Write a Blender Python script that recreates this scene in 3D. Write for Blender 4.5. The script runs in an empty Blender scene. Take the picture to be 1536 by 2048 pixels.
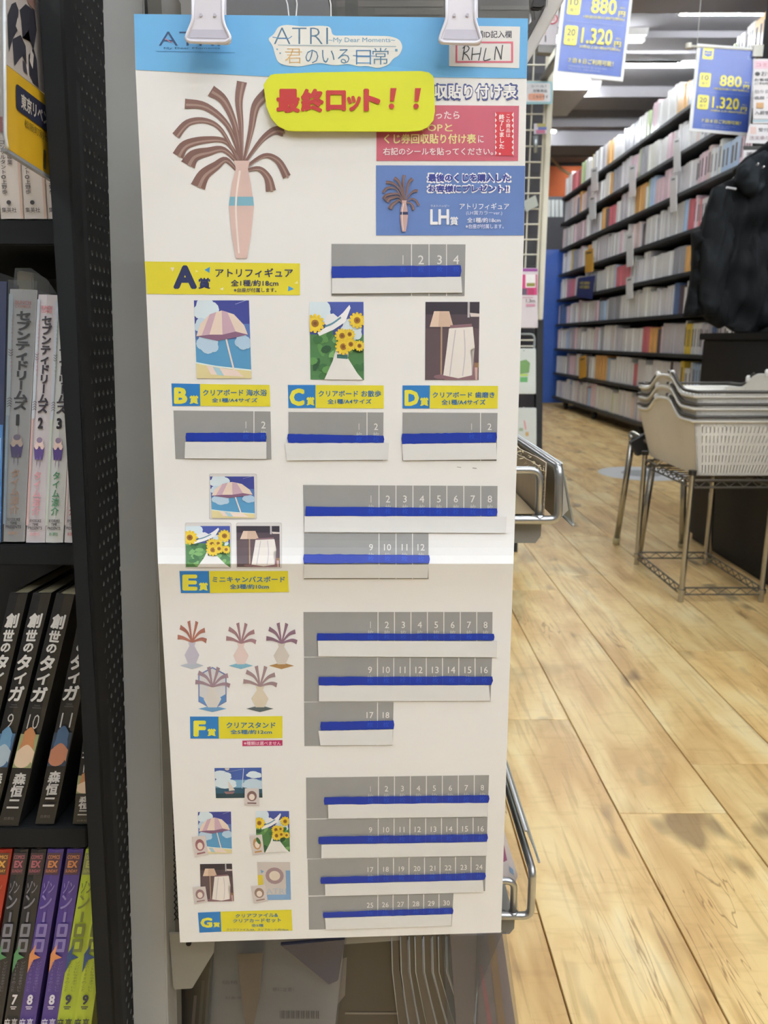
import bpy, bmesh, math, random
import numpy as np
from mathutils import Vector, Matrix, noise

# ------------------------------------------------------------------ camera, world, exposure
SC = bpy.context.scene
C = SC.collection
F, CX, H = 1540.0, 740.0, 0.80          # focal length in px of a 1536x2048 frame, axis column, eye height
PITCH = math.radians(12.6)
cp, sp = math.cos(PITCH), math.sin(PITCH)
cam_d = bpy.data.cameras.new('camera'); cam = bpy.data.objects.new('camera', cam_d); C.objects.link(cam)
cam.location = (0, 0, H); cam.rotation_euler = (math.pi/2 - PITCH, 0, 0)
cam_d.sensor_fit = 'VERTICAL'; cam_d.sensor_height = 36.0; cam_d.lens = F/2048*36
cam_d.shift_x = (768-CX)/2048
cam_d.clip_start = .02
cam_d.dof.use_dof = True; cam_d.dof.focus_distance = .545; cam_d.dof.aperture_fstop = 16.0
SC.camera = cam
w = bpy.data.worlds.new('world'); SC.world = w; w.use_nodes = True
w.node_tree.nodes['Background'].inputs[0].default_value = (.8, .85, 1, 1)
w.node_tree.nodes['Background'].inputs[1].default_value = .3
SC.view_settings.view_transform = 'Standard'; SC.view_settings.look = 'None'
SC.view_settings.gamma = 1; SC.view_settings.use_curve_mapping = False
SC.view_settings.exposure = 0.38
TUBE = 50.0
rnd = random.Random(11)

# ------------------------------------------------------------------ colour and materials
def lin(c, k=1.0):
    if isinstance(c, str): c = tuple(int(c[i:i+2], 16) for i in (0, 2, 4))
    o = []
    for v in c[:3]:
        v /= 255.0
        v = v/12.92 if v <= .04045 else ((v+.055)/1.055)**2.4
        o.append(min(.95, v*k))
    return tuple(o) + (1,)

MATS = {}
def M(name, col=None, rough=.5, metal=0., var=.08, scale=20., bump=0., emit=0., coat=0., k=1., spec=.5, stretch=None):
    if name in MATS: return MATS[name]
    m = bpy.data.materials.new(name); m.use_nodes = True; MATS[name] = m
    nt = m.node_tree; b = nt.nodes['Principled BSDF']
    c = lin(col, k)
    b.inputs['Roughness'].default_value = rough; b.inputs['Metallic'].default_value = metal
    b.inputs['Coat Weight'].default_value = coat; b.inputs['Coat Roughness'].default_value = .12
    b.inputs['Specular IOR Level'].default_value = spec
    tc = nt.nodes.new('ShaderNodeTexCoord'); mp = nt.nodes.new('ShaderNodeMapping')
    if stretch: mp.inputs['Scale'].default_value = stretch
    nz = nt.nodes.new('ShaderNodeTexNoise'); nz.inputs['Scale'].default_value = scale; nz.inputs['Detail'].default_value = 4
    nt.links.new(tc.outputs['Object'], mp.inputs[0]); nt.links.new(mp.outputs[0], nz.inputs['Vector'])
    mx = nt.nodes.new('ShaderNodeMix'); mx.data_type = 'RGBA'
    mx.inputs['A'].default_value = tuple(x*(1-var) for x in c[:3])+(1,); mx.inputs['B'].default_value = tuple(min(.95, x*(1+var)) for x in c[:3])+(1,)
    nt.links.new(nz.outputs['Fac'], mx.inputs['Factor']); nt.links.new(mx.outputs['Result'], b.inputs['Base Color'])
    if bump:
        bp = nt.nodes.new('ShaderNodeBump'); bp.inputs['Strength'].default_value = bump; bp.inputs['Distance'].default_value = .002
        nt.links.new(nz.outputs['Fac'], bp.inputs['Height']); nt.links.new(bp.outputs[0], b.inputs['Normal'])
    if emit:
        b.inputs['Emission Color'].default_value = (.93, .975, 1, 1); b.inputs['Emission Strength'].default_value = emit
    return m

def print_material(name, rough=.45, k=1.0, coat=0., varcol=0.):
    m = bpy.data.materials.new(name); m.use_nodes = True; MATS[name] = m
    nt = m.node_tree; b = nt.nodes['Principled BSDF']
    a = nt.nodes.new('ShaderNodeVertexColor'); a.layer_name = 'Col'
    nz = nt.nodes.new('ShaderNodeTexNoise'); nz.inputs['Scale'].default_value = 60
    mr = nt.nodes.new('ShaderNodeMapRange'); mr.inputs['To Min'].default_value = .93*k; mr.inputs['To Max'].default_value = 1.05*k
    mul = nt.nodes.new('ShaderNodeVectorMath'); mul.operation = 'SCALE'
    tc = nt.nodes.new('ShaderNodeTexCoord'); nt.links.new(tc.outputs['Object'], nz.inputs['Vector'])
    nt.links.new(nz.outputs['Fac'], mr.inputs['Value']); nt.links.new(a.outputs[0], mul.inputs[0]); nt.links.new(mr.outputs[0], mul.inputs['Scale'])
    nt.links.new(mul.outputs[0], b.inputs['Base Color']); b.inputs['Roughness'].default_value = rough
    b.inputs['Coat Weight'].default_value = coat; b.inputs['Coat Roughness'].default_value = .15
    return m

def clear_material(name, tint='d8dcdc', gloss=.18, rough=.12):
    m = bpy.data.materials.new(name); m.use_nodes = True; MATS[name] = m
    nt = m.node_tree; nt.nodes.remove(nt.nodes['Principled BSDF'])
    out = nt.nodes['Material Output']
    t = nt.nodes.new('ShaderNodeBsdfTransparent'); t.inputs[0].default_value = lin(tint)
    g = nt.nodes.new('ShaderNodeBsdfGlossy'); g.inputs['Roughness'].default_value = rough
    d = nt.nodes.new('ShaderNodeBsdfDiffuse'); d.inputs[0].default_value = lin('b8bcbe')
    nz = nt.nodes.new('ShaderNodeTexNoise'); nz.inputs['Scale'].default_value = 35
    bp = nt.nodes.new('ShaderNodeBump'); bp.inputs['Strength'].default_value = .5; bp.inputs['Distance'].default_value = .004
    nt.links.new(nz.outputs['Fac'], bp.inputs['Height']); nt.links.new(bp.outputs[0], g.inputs['Normal'])
    lw = nt.nodes.new('ShaderNodeLayerWeight'); lw.inputs[0].default_value = .35
    m1 = nt.nodes.new('ShaderNodeMixShader'); m2 = nt.nodes.new('ShaderNodeMixShader'); m1.inputs[0].default_value = gloss
    nt.links.new(t.outputs[0], m1.inputs[1]); nt.links.new(d.outputs[0], m1.inputs[2])
    lw.inputs[0].default_value = .2
    sc_ = nt.nodes.new('ShaderNodeMath'); sc_.operation = 'MULTIPLY'; sc_.inputs[1].default_value = .25; nt.links.new(lw.outputs['Fresnel'], sc_.inputs[0]); nt.links.new(sc_.outputs[0], m2.inputs[0]); nt.links.new(m1.outputs[0], m2.inputs[1]); nt.links.new(g.outputs[0], m2.inputs[2])
    nt.links.new(m2.outputs[0], out.inputs[0])
    return m

def floor_material():
    m = bpy.data.materials.new('wood_plank'); m.use_nodes = True; MATS['wood_plank'] = m
    nt = m.node_tree; N = nt.nodes; L = nt.links; b = N['Principled BSDF']
    tc = N.new('ShaderNodeTexCoord'); oi = N.new('ShaderNodeObjectInfo')
    sc = N.new('ShaderNodeVectorMath'); sc.operation = 'SCALE'; sc.inputs[0].default_value = (17, 31, 7); L.new(oi.outputs['Random'], sc.inputs['Scale'])
    ad = N.new('ShaderNodeVectorMath'); L.new(tc.outputs['Object'], ad.inputs[0]); L.new(sc.outputs[0], ad.inputs[1])
    def noi(scale, st, det=5, dist=0.):
        mp = N.new('ShaderNodeMapping'); mp.inputs['Scale'].default_value = st; L.new(ad.outputs[0], mp.inputs[0])
        n = N.new('ShaderNodeTexNoise'); n.inputs['Scale'].default_value = scale; n.inputs['Detail'].default_value = det; n.inputs['Distortion'].default_value = dist
        L.new(mp.outputs[0], n.inputs['Vector']); return n
    def ramp(src, pts):
        r = N.new('ShaderNodeValToRGB'); L.new(src.outputs[0], r.inputs[0])
        e = r.color_ramp.elements
        while len(e) < len(pts): e.new(.5)
        for i, (p, c) in enumerate(pts): e[i].position = p; e[i].color = c if len(c) == 4 else lin(c)
        return r
    base = ramp(noi(5, (2.2, .55, 1), 5, .8), [(.30, lin('c09a60')), (.44, lin('d4b278')), (.56, lin('e2c68c')), (.70, lin('ead6a4'))])
    patch = ramp(noi(3.2, (1.6, .8, 1), 3, .6), [(.30, (.66, .65, .64, 1)), (.43, (1, 1, 1, 1)), (.62, (1.0, .98, .93, 1)), (.75, (.90, .84, .74, 1))])
    grain = ramp(noi(10, (9, .45, 1), 6, .5), [(.34, (.76, .72, .66, 1)), (.46, (1, 1, 1, 1)), (1, (1, 1, 1, 1))])
    crack = ramp(noi(6, (3.2, .28, 1), 3, 1.2), [(.492, (1, 1, 1, 1)), (.4985, (.52, .43, .38, 1)), (.503, (.52, .43, .38, 1)), (.509, (1, 1, 1, 1))])
    gate = ramp(noi(2.3, (1.5, .7, 1), 2), [(.52, (0, 0, 0, 1)), (.6, (1, 1, 1, 1))])
    cross = ramp(noi(12, (.8, 3.2, 1), 3, 1.6), [(.36, (.80, .75, .68, 1)), (.46, (1, 1, 1, 1)), (1, (1, 1, 1, 1))])
    knot = ramp(noi(7, (1.3, .6, 1), 2), [(.29, (.45, .42, .42, 1)), (.36, (1, 1, 1, 1)), (1, (1, 1, 1, 1))])
    def mul(a, c, fac=1.0, facsrc=None):
        x = N.new('ShaderNodeMix'); x.data_type = 'RGBA'; x.blend_type = 'MULTIPLY'; x.inputs['Factor'].default_value = fac
        if facsrc: L.new(facsrc.outputs[0], x.inputs['Factor'])
        L.new(a, x.inputs['A']); L.new(c.outputs[0], x.inputs['B']); return x.outputs['Result']
    o = mul(base.outputs[0], patch, .9); o = mul(o, grain, .8); o = mul(o, crack, 1, gate); o = mul(o, cross, .32); o = mul(o, knot, 1.0)
    tn = N.new('ShaderNodeMapRange'); tn.inputs['To Min'].default_value = 1.0; tn.inputs['To Max'].default_value = 1.16; L.new(oi.outputs['Random'], tn.inputs[0])
    s2 = N.new('ShaderNodeVectorMath'); s2.operation = 'SCALE'; L.new(o, s2.inputs[0]); L.new(tn.outputs[0], s2.inputs['Scale'])
    L.new(s2.outputs[0], b.inputs['Base Color'])
    b.inputs['Roughness'].default_value = .38; b.inputs['Specular IOR Level'].default_value = .45
    return m

PR = print_material('print', .5)
PRC = print_material('plastic_coated_print', .35, coat=.35)
PRS = print_material('spine_print', .5, coat=.25)
CLEAR = clear_material('clear_plastic', 'f0f2f2', .06)
CLEARB = clear_material('clear_bag', 'e8e8e8', .08, .10)
WOOD = floor_material()

# ------------------------------------------------------------------ pixel rays onto real planes
class Plane:                       # Y = Y0 + (Z - Z0) * t   (t > 0 leans back)
    rows = ()
    def __init__(s, lam, t=0., py=1024):
        v = (py-1024)/F
        s.Y0 = lam*(cp - v*sp); s.Z0 = H - lam*(sp + v*cp); s.t = t
        k = math.hypot(1, t); s.n = np.array([0, 1/k, -t/k])
    def map(s, x, y, off=0.):
        x = np.asarray(x, float); y = np.asarray(y, float); v = (y-1024)/F
        lam = (s.Y0 + (H-s.Z0)*s.t)/((cp - v*sp) + (sp + v*cp)*s.t)
        P = np.stack([(x-CX)/F*lam, lam*(cp-v*sp), H - lam*(sp+v*cp)], -1)
        return P - s.n*np.asarray(off)[..., None]
class YPlane(Plane):
    def __init__(s, Y): s.Y0 = Y; s.Z0 = 0; s.t = 0; s.n = np.array([0, 1., 0])
class XPlane:                      # a plane that faces sideways, n points away from the camera side
    rows = ()
    def __init__(s, X): s.X = X; s.n = np.array([math.copysign(1, X), 0, 0])
    def map(s, x, y, off=0.):
        x = np.asarray(x, float); y = np.asarray(y, float); v = (y-1024)/F
        lam = s.X*F/(x-CX)
        P = np.stack([np.full_like(lam, s.X), lam*(cp-v*sp), H - lam*(sp+v*cp)], -1)
        return P - s.n*np.asarray(off)[..., None]
class ZPlane:
    rows = ()
    def __init__(s, Z): s.Z = Z; s.n = np.array([0, 0, -1.])
    def map(s, x, y, off=0.):
        x = np.asarray(x, float); y = np.asarray(y, float); v = (y-1024)/F
        lam = (H-s.Z)/(sp+v*cp)
        P = np.stack([(x-CX)/F*lam, lam*(cp-v*sp), H - lam*(sp+v*cp)], -1)
        return P - s.n*np.asarray(off)[..., None]
class Sheet:                       # the curved poster: leaning facets between image rows
    def __init__(s, lam0, nodes):
        v = (nodes[0][0]-1024)/F
        Y, Z = lam0*(cp-v*sp), H-lam0*(sp+v*cp)
        s.py = [nodes[0][0]]; s.Y = [Y]; s.Z = [Z]; s.t = []
        for (a, t), (b, _) in zip(nodes[:-1], nodes[1:]):
            n = max(1, round((b-a)/14)); t2 = _
            for i in range(n):
                q = t + (t2-t)*(i+.5)/n; yb = a+(b-a)*(i+1)/n; v = (yb-1024)/F
                lam = (s.Y[-1] - s.Z[-1]*q + H*q)/((cp-v*sp)+(sp+v*cp)*q)
                s.py.append(yb); s.Y.append(lam*(cp-v*sp)); s.Z.append(H-lam*(sp+v*cp)); s.t.append(q)
        s.py = np.array(s.py); s.Y = np.array(s.Y); s.Z = np.array(s.Z); s.t = np.array(s.t); s.rows = tuple(s.py[1:-1])
    def map(s, x, y, off=0.):
        x = np.asarray(x, float); y = np.asarray(y, float); v = (y-1024)/F
        i = np.clip(np.searchsorted(s.py, y, side='right')-1, 0, len(s.t)-1); t = s.t[i]
        lam = (s.Y[i] - s.Z[i]*t + H*t)/((cp-v*sp)+(sp+v*cp)*t)
        P = np.stack([(x-CX)/F*lam, lam*(cp-v*sp), H - lam*(sp+v*cp)], -1)
        return P - np.array([0, cp, -sp])*np.asarray(off)[..., None]

# ------------------------------------------------------------------ objects
WL = {}
def wloc(o): return WL.get(o.name, Vector((0, 0, 0))) if o else Vector((0, 0, 0))
def tag(o, label=None, cat=None, group=None, kind=None):
    if label: o['label'] = label
    if cat: o['category'] = cat
    if group: o['group'] = group
    if kind: o['kind'] = kind
    return o
def thing(name, label, cat, loc, group=None):
    o = bpy.data.objects.new(name, None); C.objects.link(o); o.empty_display_size = .02
    o.location = Vector(loc); WL[o.name] = Vector(loc)
    return tag(o, label, cat, group)
def link(name, me, parent=None, loc=None):
    o = bpy.data.objects.new(name, me); C.objects.link(o)
    if parent: o.parent = parent
    if loc is not None: o.location = loc
    return o
def obj(name, V, Fc, mat, parent=None, label=None, smooth=False, cols=None, bevel=0., recalc=True):
    """world-space verts -> one mesh object; top-level objects get their origin at the base"""
    V = np.asarray(V, float)
    if parent: base = wloc(parent)
    else: base = Vector(((V[:, 0].min()+V[:, 0].max())/2, (V[:, 1].min()+V[:, 1].max())/2, V[:, 2].min()))
    me = bpy.data.meshes.new(name); me.from_pydata((V-np.array(base)).tolist(), [], Fc)
    if recalc or bevel:
        bm = bmesh.new(); bm.from_mesh(me)
        bmesh.ops.recalc_face_normals(bm, faces=bm.faces)
        if bevel:
            es = [e for e in bm.edges if len(e.link_faces) == 2 and e.calc_face_angle() > .5]
            bmesh.ops.bevel(bm, geom=es, offset=bevel, segments=2, affect='EDGES', clamp_overlap=True)
        bm.to_mesh(me); bm.free()
    me.materials.append(mat)
    if cols is not None:
        at = me.color_attributes.new('Col', 'FLOAT_COLOR', 'POINT')
        at.data.foreach_set('color', np.asarray(cols, float).ravel())
    if smooth: me.polygons.foreach_set('use_smooth', [True]*len(me.polygons))
    o = link(name, me, parent)
    if parent: WL[o.name] = base
    else: o.location = base; WL[o.name] = base
    if label: o['label'] = label
    return o

class G:                           # geometry collector
    def __init__(s): s.V = []; s.F = []
    def add(s, V, Fc):
        n = len(s.V); s.V += [tuple(map(float, v)) for v in V]; s.F += [tuple(i+n for i in f) for f in Fc]; return s
    def box(s, a, b):
        x0, y0, z0 = a; x1, y1, z1 = b
        V = [(x, y, z) for x in (x0, x1) for y in (y0, y1) for z in (z0, z1)]
        return s.add(V, [(0, 1, 3, 2), (4, 6, 7, 5), (0, 4, 5, 1), (2, 3, 7, 6), (0, 2, 6, 4), (1, 5, 7, 3)])
    def prism(s, P, d):            # polygon extruded along d
        P = [np.array(p, float) for p in P]; n = len(P); d = np.array(d, float)
        return s.add(P + [p+d for p in P], [tuple(range(n)), tuple(range(2*n-1, n-1, -1))] + [(i, (i+1) % n, n+(i+1) % n, n+i) for i in range(n)])
    def tube(s, pts, r, seg=10, close=False, flat=None):
        pts = [Vector(p) for p in pts]; n = len(pts); rings = []
        rr = r if isinstance(r, (list, tuple)) else [r]*n
        up = None
        for i, p in enumerate(pts):
            if close: t = pts[(i+1) % n]-pts[i-1]
            else: t = pts[min(i+1, n-1)]-pts[max(i-1, 0)]
            t.normalize()
            if up is None:
                up = Vector((0, 0, 1)) if abs(t.z) < .9 else Vector((0, 1, 0))
            a = (up - t*up.dot(t)).normalized(); up = a; b = t.cross(a)
            rings.append([p + (a*math.cos(q)+b*math.sin(q))*rr[i] for q in [2*math.pi*k/seg for k in range(seg)]])
        V = [v for R_ in rings for v in R_]; Fc = []
        for i in range(n if close else n-1):
            j = (i+1) % n
            for k in range(seg): Fc.append((i*seg+k, i*seg+(k+1) % seg, j*seg+(k+1) % seg, j*seg+k))
        if not close: Fc += [tuple(range(seg)), tuple(range(n*seg-1, n*seg-seg-1, -1))]
        return s.add(V, Fc)
    def obj(s, name, mat, parent=None, **k): return obj(name, s.V, s.F, mat, parent, **k)

def rounded(pts, r, n=5):
    """round the corners of a polyline/polygon given as 3D points"""
    P = [Vector(p) for p in pts]; out = [P[0]]
    for a, b, c in zip(P[:-2], P[1:-1], P[2:]):
        u = (a-b); v = (c-b); q = min(r, u.length*.48, v.length*.48); u.normalize(); v.normalize()
        for i in range(n+1):
            t = i/n; p0 = b+u*q; p1 = b+v*q
            out.append(p0*(1-t)**2 + b*2*t*(1-t) + p1*t*t)
    return out + [P[-1]]
def round_poly(pts, r, n=4):
    P = [Vector((p[0], p[1])) for p in pts]; out = []; m = len(P)
    for i in range(m):
        a, b, c = P[i-1], P[i], P[(i+1) % m]
        u = a-b; v = c-b; q = min(r, u.length*.48, v.length*.48); u.normalize(); v.normalize()
        for k in range(n+1):
            t = k/n; e = (b+u*q)*(1-t)**2 + b*2*t*(1-t) + (b+v*q)*t*t; out.append((e.x, e.y))
    return out

def slab(name, pts, surf, depth, mat, parent=None, off=0., bevel=0., direction=None, g=None, **k):
    """a solid whose front face is the polygon pts (seen at those pixels) on surf, extruded away"""
    P = surf.map([p[0] for p in pts], [p[1] for p in pts], off)
    d = (surf.n if direction is None else np.array(direction, float))*depth
    if g is not None: g.prism(P, d); return g
    return G().prism(P, d).obj(name, mat, parent, bevel=bevel, **k)

# ------------------------------------------------------------------ flat print
_TX = {}
def text_mesh(s, wgt=0., res=2):
    key = (s, wgt)
    if key not in _TX:
        cu = bpy.data.curves.new('t', 'FONT'); cu.body = s; cu.size = 1; cu.resolution_u = res; cu.offset = wgt
        o = bpy.data.objects.new('t', cu); C.objects.link(o)
        dg = bpy.context.evaluated_depsgraph_get(); me = bpy.data.meshes.new_from_object(o.evaluated_get(dg))
        V = np.array([v.co[:2] for v in me.vertices]).reshape(-1, 2); Fc = [tuple(p.vertices) for p in me.polygons]
        bpy.data.objects.remove(o); bpy.data.curves.remove(cu); bpy.data.meshes.remove(me)
        _TX[key] = (V, Fc)
    return _TX[key]

class Ink:
    """collects flat coloured shapes in picture coordinates, then lays them on a surface"""
    def __init__(s, k=1.0, warp=None, clip=False): s.clip = clip; s.P = []; s.F = []; s.c = []; s.L = 0; s.k = k; s.warp = warp
    def _add(s, pts, Fc, col, lv=None):
        if s.clip and lv is None:      # keep a picture's shapes inside its own edges
            np_, nf = [], []
            for f in Fc:
                poly = [tuple(pts[i]) for i in f]
                for ax, lim, sg in ((0, 0, 1), (0, 1, -1), (1, 0, 1), (1, 1, -1)):
                    o = []
                    for a, b in zip(poly, poly[1:]+poly[:1]):
                        da, db = (a[ax]-lim)*sg, (b[ax]-lim)*sg
                        if da >= 0: o.append(a)
                        if (da > 0 > db) or (da < 0 < db): t = da/(da-db); o.append((a[0]+(b[0]-a[0])*t, a[1]+(b[1]-a[1])*t))
                    poly = o
                    if len(poly) < 3: break
                if len(poly) >= 3: nf.append(tuple(range(len(np_), len(np_)+len(poly)))); np_ += poly
            pts, Fc = np_, nf
            if not pts: return
        if s.warp: pts = [s.warp(*p) for p in pts]
        n = len(s.P); c = lin(col, s.k)
        s.P += [(float(x), float(y), s.L+(0 if lv is None else float(lv[i]))) for i, (x, y) in enumerate(pts)]; s.c += [c]*len(pts); s.F += [tuple(i+n for i in f) for f in Fc]
    def up(s): s.L += 1; return s
    def poly(s, pts, col): s.up(); s._add(pts, [tuple(range(len(pts)))], col); return s
    def rect(s, x0, y0, x1, y1, col): return s.poly([(x0, y0), (x1, y0), (x1, y1), (x0, y1)], col)
    def ell(s, x, y, a, b, col, n=14, rot=0.):
        return s.poly([(x+a*math.cos(q)*math.cos(rot)-b*math.sin(q)*math.sin(rot), y+a*math.cos(q)*math.sin(rot)+b*math.sin(q)*math.cos(rot)) for q in [2*math.pi*i/n for i in range(n)]], col)
    def stroke(s, pts, w, col, w2=None, smooth=True):
        if smooth and len(pts) > 2:
            q = []
            for i in range(len(pts)-1):
                p0 = pts[max(i-1, 0)]; p1 = pts[i]; p2 = pts[i+1]; p3 = pts[min(i+2, len(pts)-1)]
                for j in range(5):
                    t = j/5
                    q.append(tuple(.5*((2*p1[a])+(-p0[a]+p2[a])*t+(2*p0[a]-5*p1[a]+4*p2[a]-p3[a])*t*t+(-p0[a]+3*p1[a]-3*p2[a]+p3[a])*t**3) for a in (0, 1)))
            pts = q+[pts[-1]]
        w2 = w if w2 is None else w2; n = len(pts); A = []; B = []
        for i, p in enumerate(pts):
            a = pts[max(i-1, 0)]; b = pts[min(i+1, n-1)]; dx, dy = b[0]-a[0], b[1]-a[1]; l = math.hypot(dx, dy) or 1
            ww = (w+(w2-w)*i/(n-1))/2; A.append((p[0]-dy/l*ww, p[1]+dx/l*ww)); B.append((p[0]+dy/l*ww, p[1]-dx/l*ww))
        s.up(); s._add(A+B, [(i, i+1, n+i+1, n+i) for i in range(n-1)], col); return s
    def text(s, t, q, col, wgt=.012, up=True):
        """q = bbox (x0,y0,x1,y1) or the quad (TL,TR,BR,BL) the lettering fills"""
        V, Fc = text_mesh(t, 0. if wgt > 0 else wgt)
        if not len(V): return s
        if wgt > .004:      # heavier lettering: the glyphs repeated with small shifts
            k = 8 if wgt > .028 else 4; n = len(V)
            sh = [(wgt*math.cos(2*math.pi*(i+.5)/k), wgt*math.sin(2*math.pi*(i+.5)/k)) for i in range(k)]
            LV = np.repeat(np.arange(k), n)*.5
            V = np.vstack([V+np.array(d) for d in sh]); Fc = [tuple(v+n*i for v in f) for i in range(k) for f in Fc]
        else: LV = None
        if not isinstance(q[0], (tuple, list)): x0, y0, x1, y1 = q; q = ((x0, y0), (x1, y0), (x1, y1), (x0, y1))
        mn, mx = V.min(0), V.max(0); U = (V-mn)/np.maximum(mx-mn, 1e-6); a = U[:, :1]
        if t == '1': a = .5+(a-.5)*.5
        b = 1-U[:, 1:]
        q = [np.array(p, float) for p in q]
        W = (q[0]*(1-a)+q[1]*a)*(1-b) + (q[3]*(1-a)+q[2]*a)*b
        if up: s.up()
        s._add(W.tolist(), Fc, col, LV)
        if LV is not None: s.L += 4
        return s
    def vtext(s, t, q, col, wgt=.012, fill=.95):
        """vertical lettering: one em square per character down the quad"""
        if not isinstance(q[0], (tuple, list)): x0, y0, x1, y1 = q; q = ((x0, y0), (x1, y0), (x1, y1), (x0, y1))
        q = [np.array(p, float) for p in q]; n = len(t); s.up()
        for i, ch in enumerate(t):
            if ch == ' ': continue
            V, Fc = text_mesh(ch, 0.)
            if wgt > .004:
                nv = len(V); sh = [(wgt, wgt), (-wgt, wgt), (wgt, -wgt), (-wgt, -wgt)]
                V = np.vstack([V+np.array(d) for d in sh]); Fc = [tuple(v+nv*i_ for v in f) for i_ in range(4) for f in Fc]; LV = np.repeat(np.arange(4), nv)*.5
            else: LV = None
            x, y = V[:, :1]-.5, .38-V[:, 1:]
            if ch in 'ー～〜': x, y = -y, x
            if ord(ch) < 0x250: x = V[:, :1]-(V[:, 0].min()+V[:, 0].max())/2
            a = .5+x*fill; b = (i+.5+y*fill)/n
            W = (q[0]*(1-a)+q[1]*a)*(1-b) + (q[3]*(1-a)+q[2]*a)*b
            s._add(W.tolist(), Fc, col, LV)
        s.L += 2
        return s
    def lay(s, name, surf, parent=None, off=.0003, step=.000012, mat=None, **k):
        bm = bmesh.new(); cl = bm.verts.layers.float_color.new('Col')
        vs = []
        for p, c in zip(s.P, s.c):
            v = bm.verts.new(p); v[cl] = c; vs.append(v)
        for f in s.F:
            try: bm.faces.new([vs[i] for i in f])
            except ValueError: pass
        big = [f for f in bm.faces if len(f.verts) > 4]
        if big: bmesh.ops.triangulate(bm, faces=big)
        if surf.rows and bm.verts:
            y0 = min(v.co.y for v in bm.verts); y1 = max(v.co.y for v in bm.verts)
            for r in surf.rows:
                if y0 < r < y1:
                    bmesh.ops.bisect_plane(bm, geom=bm.verts[:]+bm.edges[:]+bm.faces[:], plane_co=(0, r, 0), plane_no=(0, 1, 0), dist=1e-5)
        bm.verts.ensure_lookup_table(); bm.verts.index_update()
        A = np.array([v.co[:] for v in bm.verts]); cols = [tuple(v[cl]) for v in bm.verts]
        Fc = [tuple(v.index for v in f.verts) for f in bm.faces]; bm.free()
        P = surf.map(A[:, 0], A[:, 1], off + A[:, 2]*step)
        return obj(name, P, Fc, mat or PR, parent, cols=cols, recalc=False, **k)

def quadpoint(q, a, b):
    q = [np.array(p, float) for p in q]
    return tuple((q[0]*(1-a)+q[1]*a)*(1-b) + (q[3]*(1-a)+q[2]*a)*b)
# ================================================================== SETTING
def struct(o): o['kind'] = 'structure'; return o
CEIL = 3.3
struct(G().box((-4, -4, -.10), (5.5, 12.2, -.008)).obj('floor', M('floor_screed', '6a5a40', .8)))
floor_o = bpy.data.objects['floor']
PW, PL = .189, 1.22
plank_me = {}
def plank_mesh(L_):
    k = round(L_, 3)
    if k not in plank_me:
        g = G().box((-PW/2+.0011, -L_/2+.0011, 0), (PW/2-.0011, L_/2-.0011, .0075))
        me = bpy.data.meshes.new('plank'); me.from_pydata(g.V, [], g.F)
        bm = bmesh.new(); bm.from_mesh(me); bmesh.ops.recalc_face_normals(bm, faces=bm.faces)
        es = [e for e in bm.edges if all(v.co.z > .007 for v in e.verts)]
        bmesh.ops.bevel(bm, geom=es, offset=.0009, segments=1, affect='EDGES'); bm.to_mesh(me); bm.free()
        me.materials.append(WOOD); plank_me[k] = me
    return plank_me[k]
X0 = .2415
known = {0: 1.525, 1: 1.188, 2: 1.348, -1: .95, 3: 1.9}       # a joint measured in the photograph, column by column
fb = wloc(floor_o)
for c in range(-5, 15):
    j = known.get(c, rnd.uniform(.3, 1.5)); x = X0+PW*(c+.5)
    y = j
    while y > -1.2: y -= PL
    while y < 12.1:
        y1 = min(y+PL, 12.2)
        o = link('plank', plank_mesh(y1-y), floor_o); o.location = Vector((x, (y+y1)/2, -.0075)) - fb
        y = y1
# walls and ceiling
ceil_m = M('ceiling_paint', '8c8a8f', .9, var=.03)
struct(G().box((-4, -4, CEIL), (5.5, 12.2, CEIL+.1)).obj('ceiling', ceil_m))
wall_m = M('wall_paint', '8a8580', .9, var=.04)
struct(G().box((-4, 12, 0), (5.5, 12.2, CEIL)).obj('wall_back', M('wall_back_paint', '55514f', .9, var=.04)))
struct(G().box((-4, -4.2, 0), (5.5, -4, CEIL)).obj('wall_front', wall_m))
struct(G().box((-4.2, -4, 0), (-4, 12.2, CEIL)).obj('wall_left', wall_m))
struct(G().box((5.5, -4, 0), (5.7, 12.2, CEIL)).obj('wall_right', wall_m))
wb = G().box((-.5, 11.9, 2.78), (5.4, 11.99, 3.24)).obj('trim_1', M('orange_paint', 'c4602c', .7)); struct(wb)
for i, (y, d, w_) in enumerate([(6.2, .13, .4), (7.25, .05, .3), (8.75, .1, .45), (9.3, .2, .12), (10.5, .16, .5), (4.9, .14, .35), (3.4, .12, .35), (11.3, .1, .3)]):
    struct(G().box((-4, y-w_/2, CEIL-d), (5.5, y+w_/2, CEIL)).obj('trim_%d' % (i+2), M('beam_paint', '9a989d', .9, var=.03)))
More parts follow.
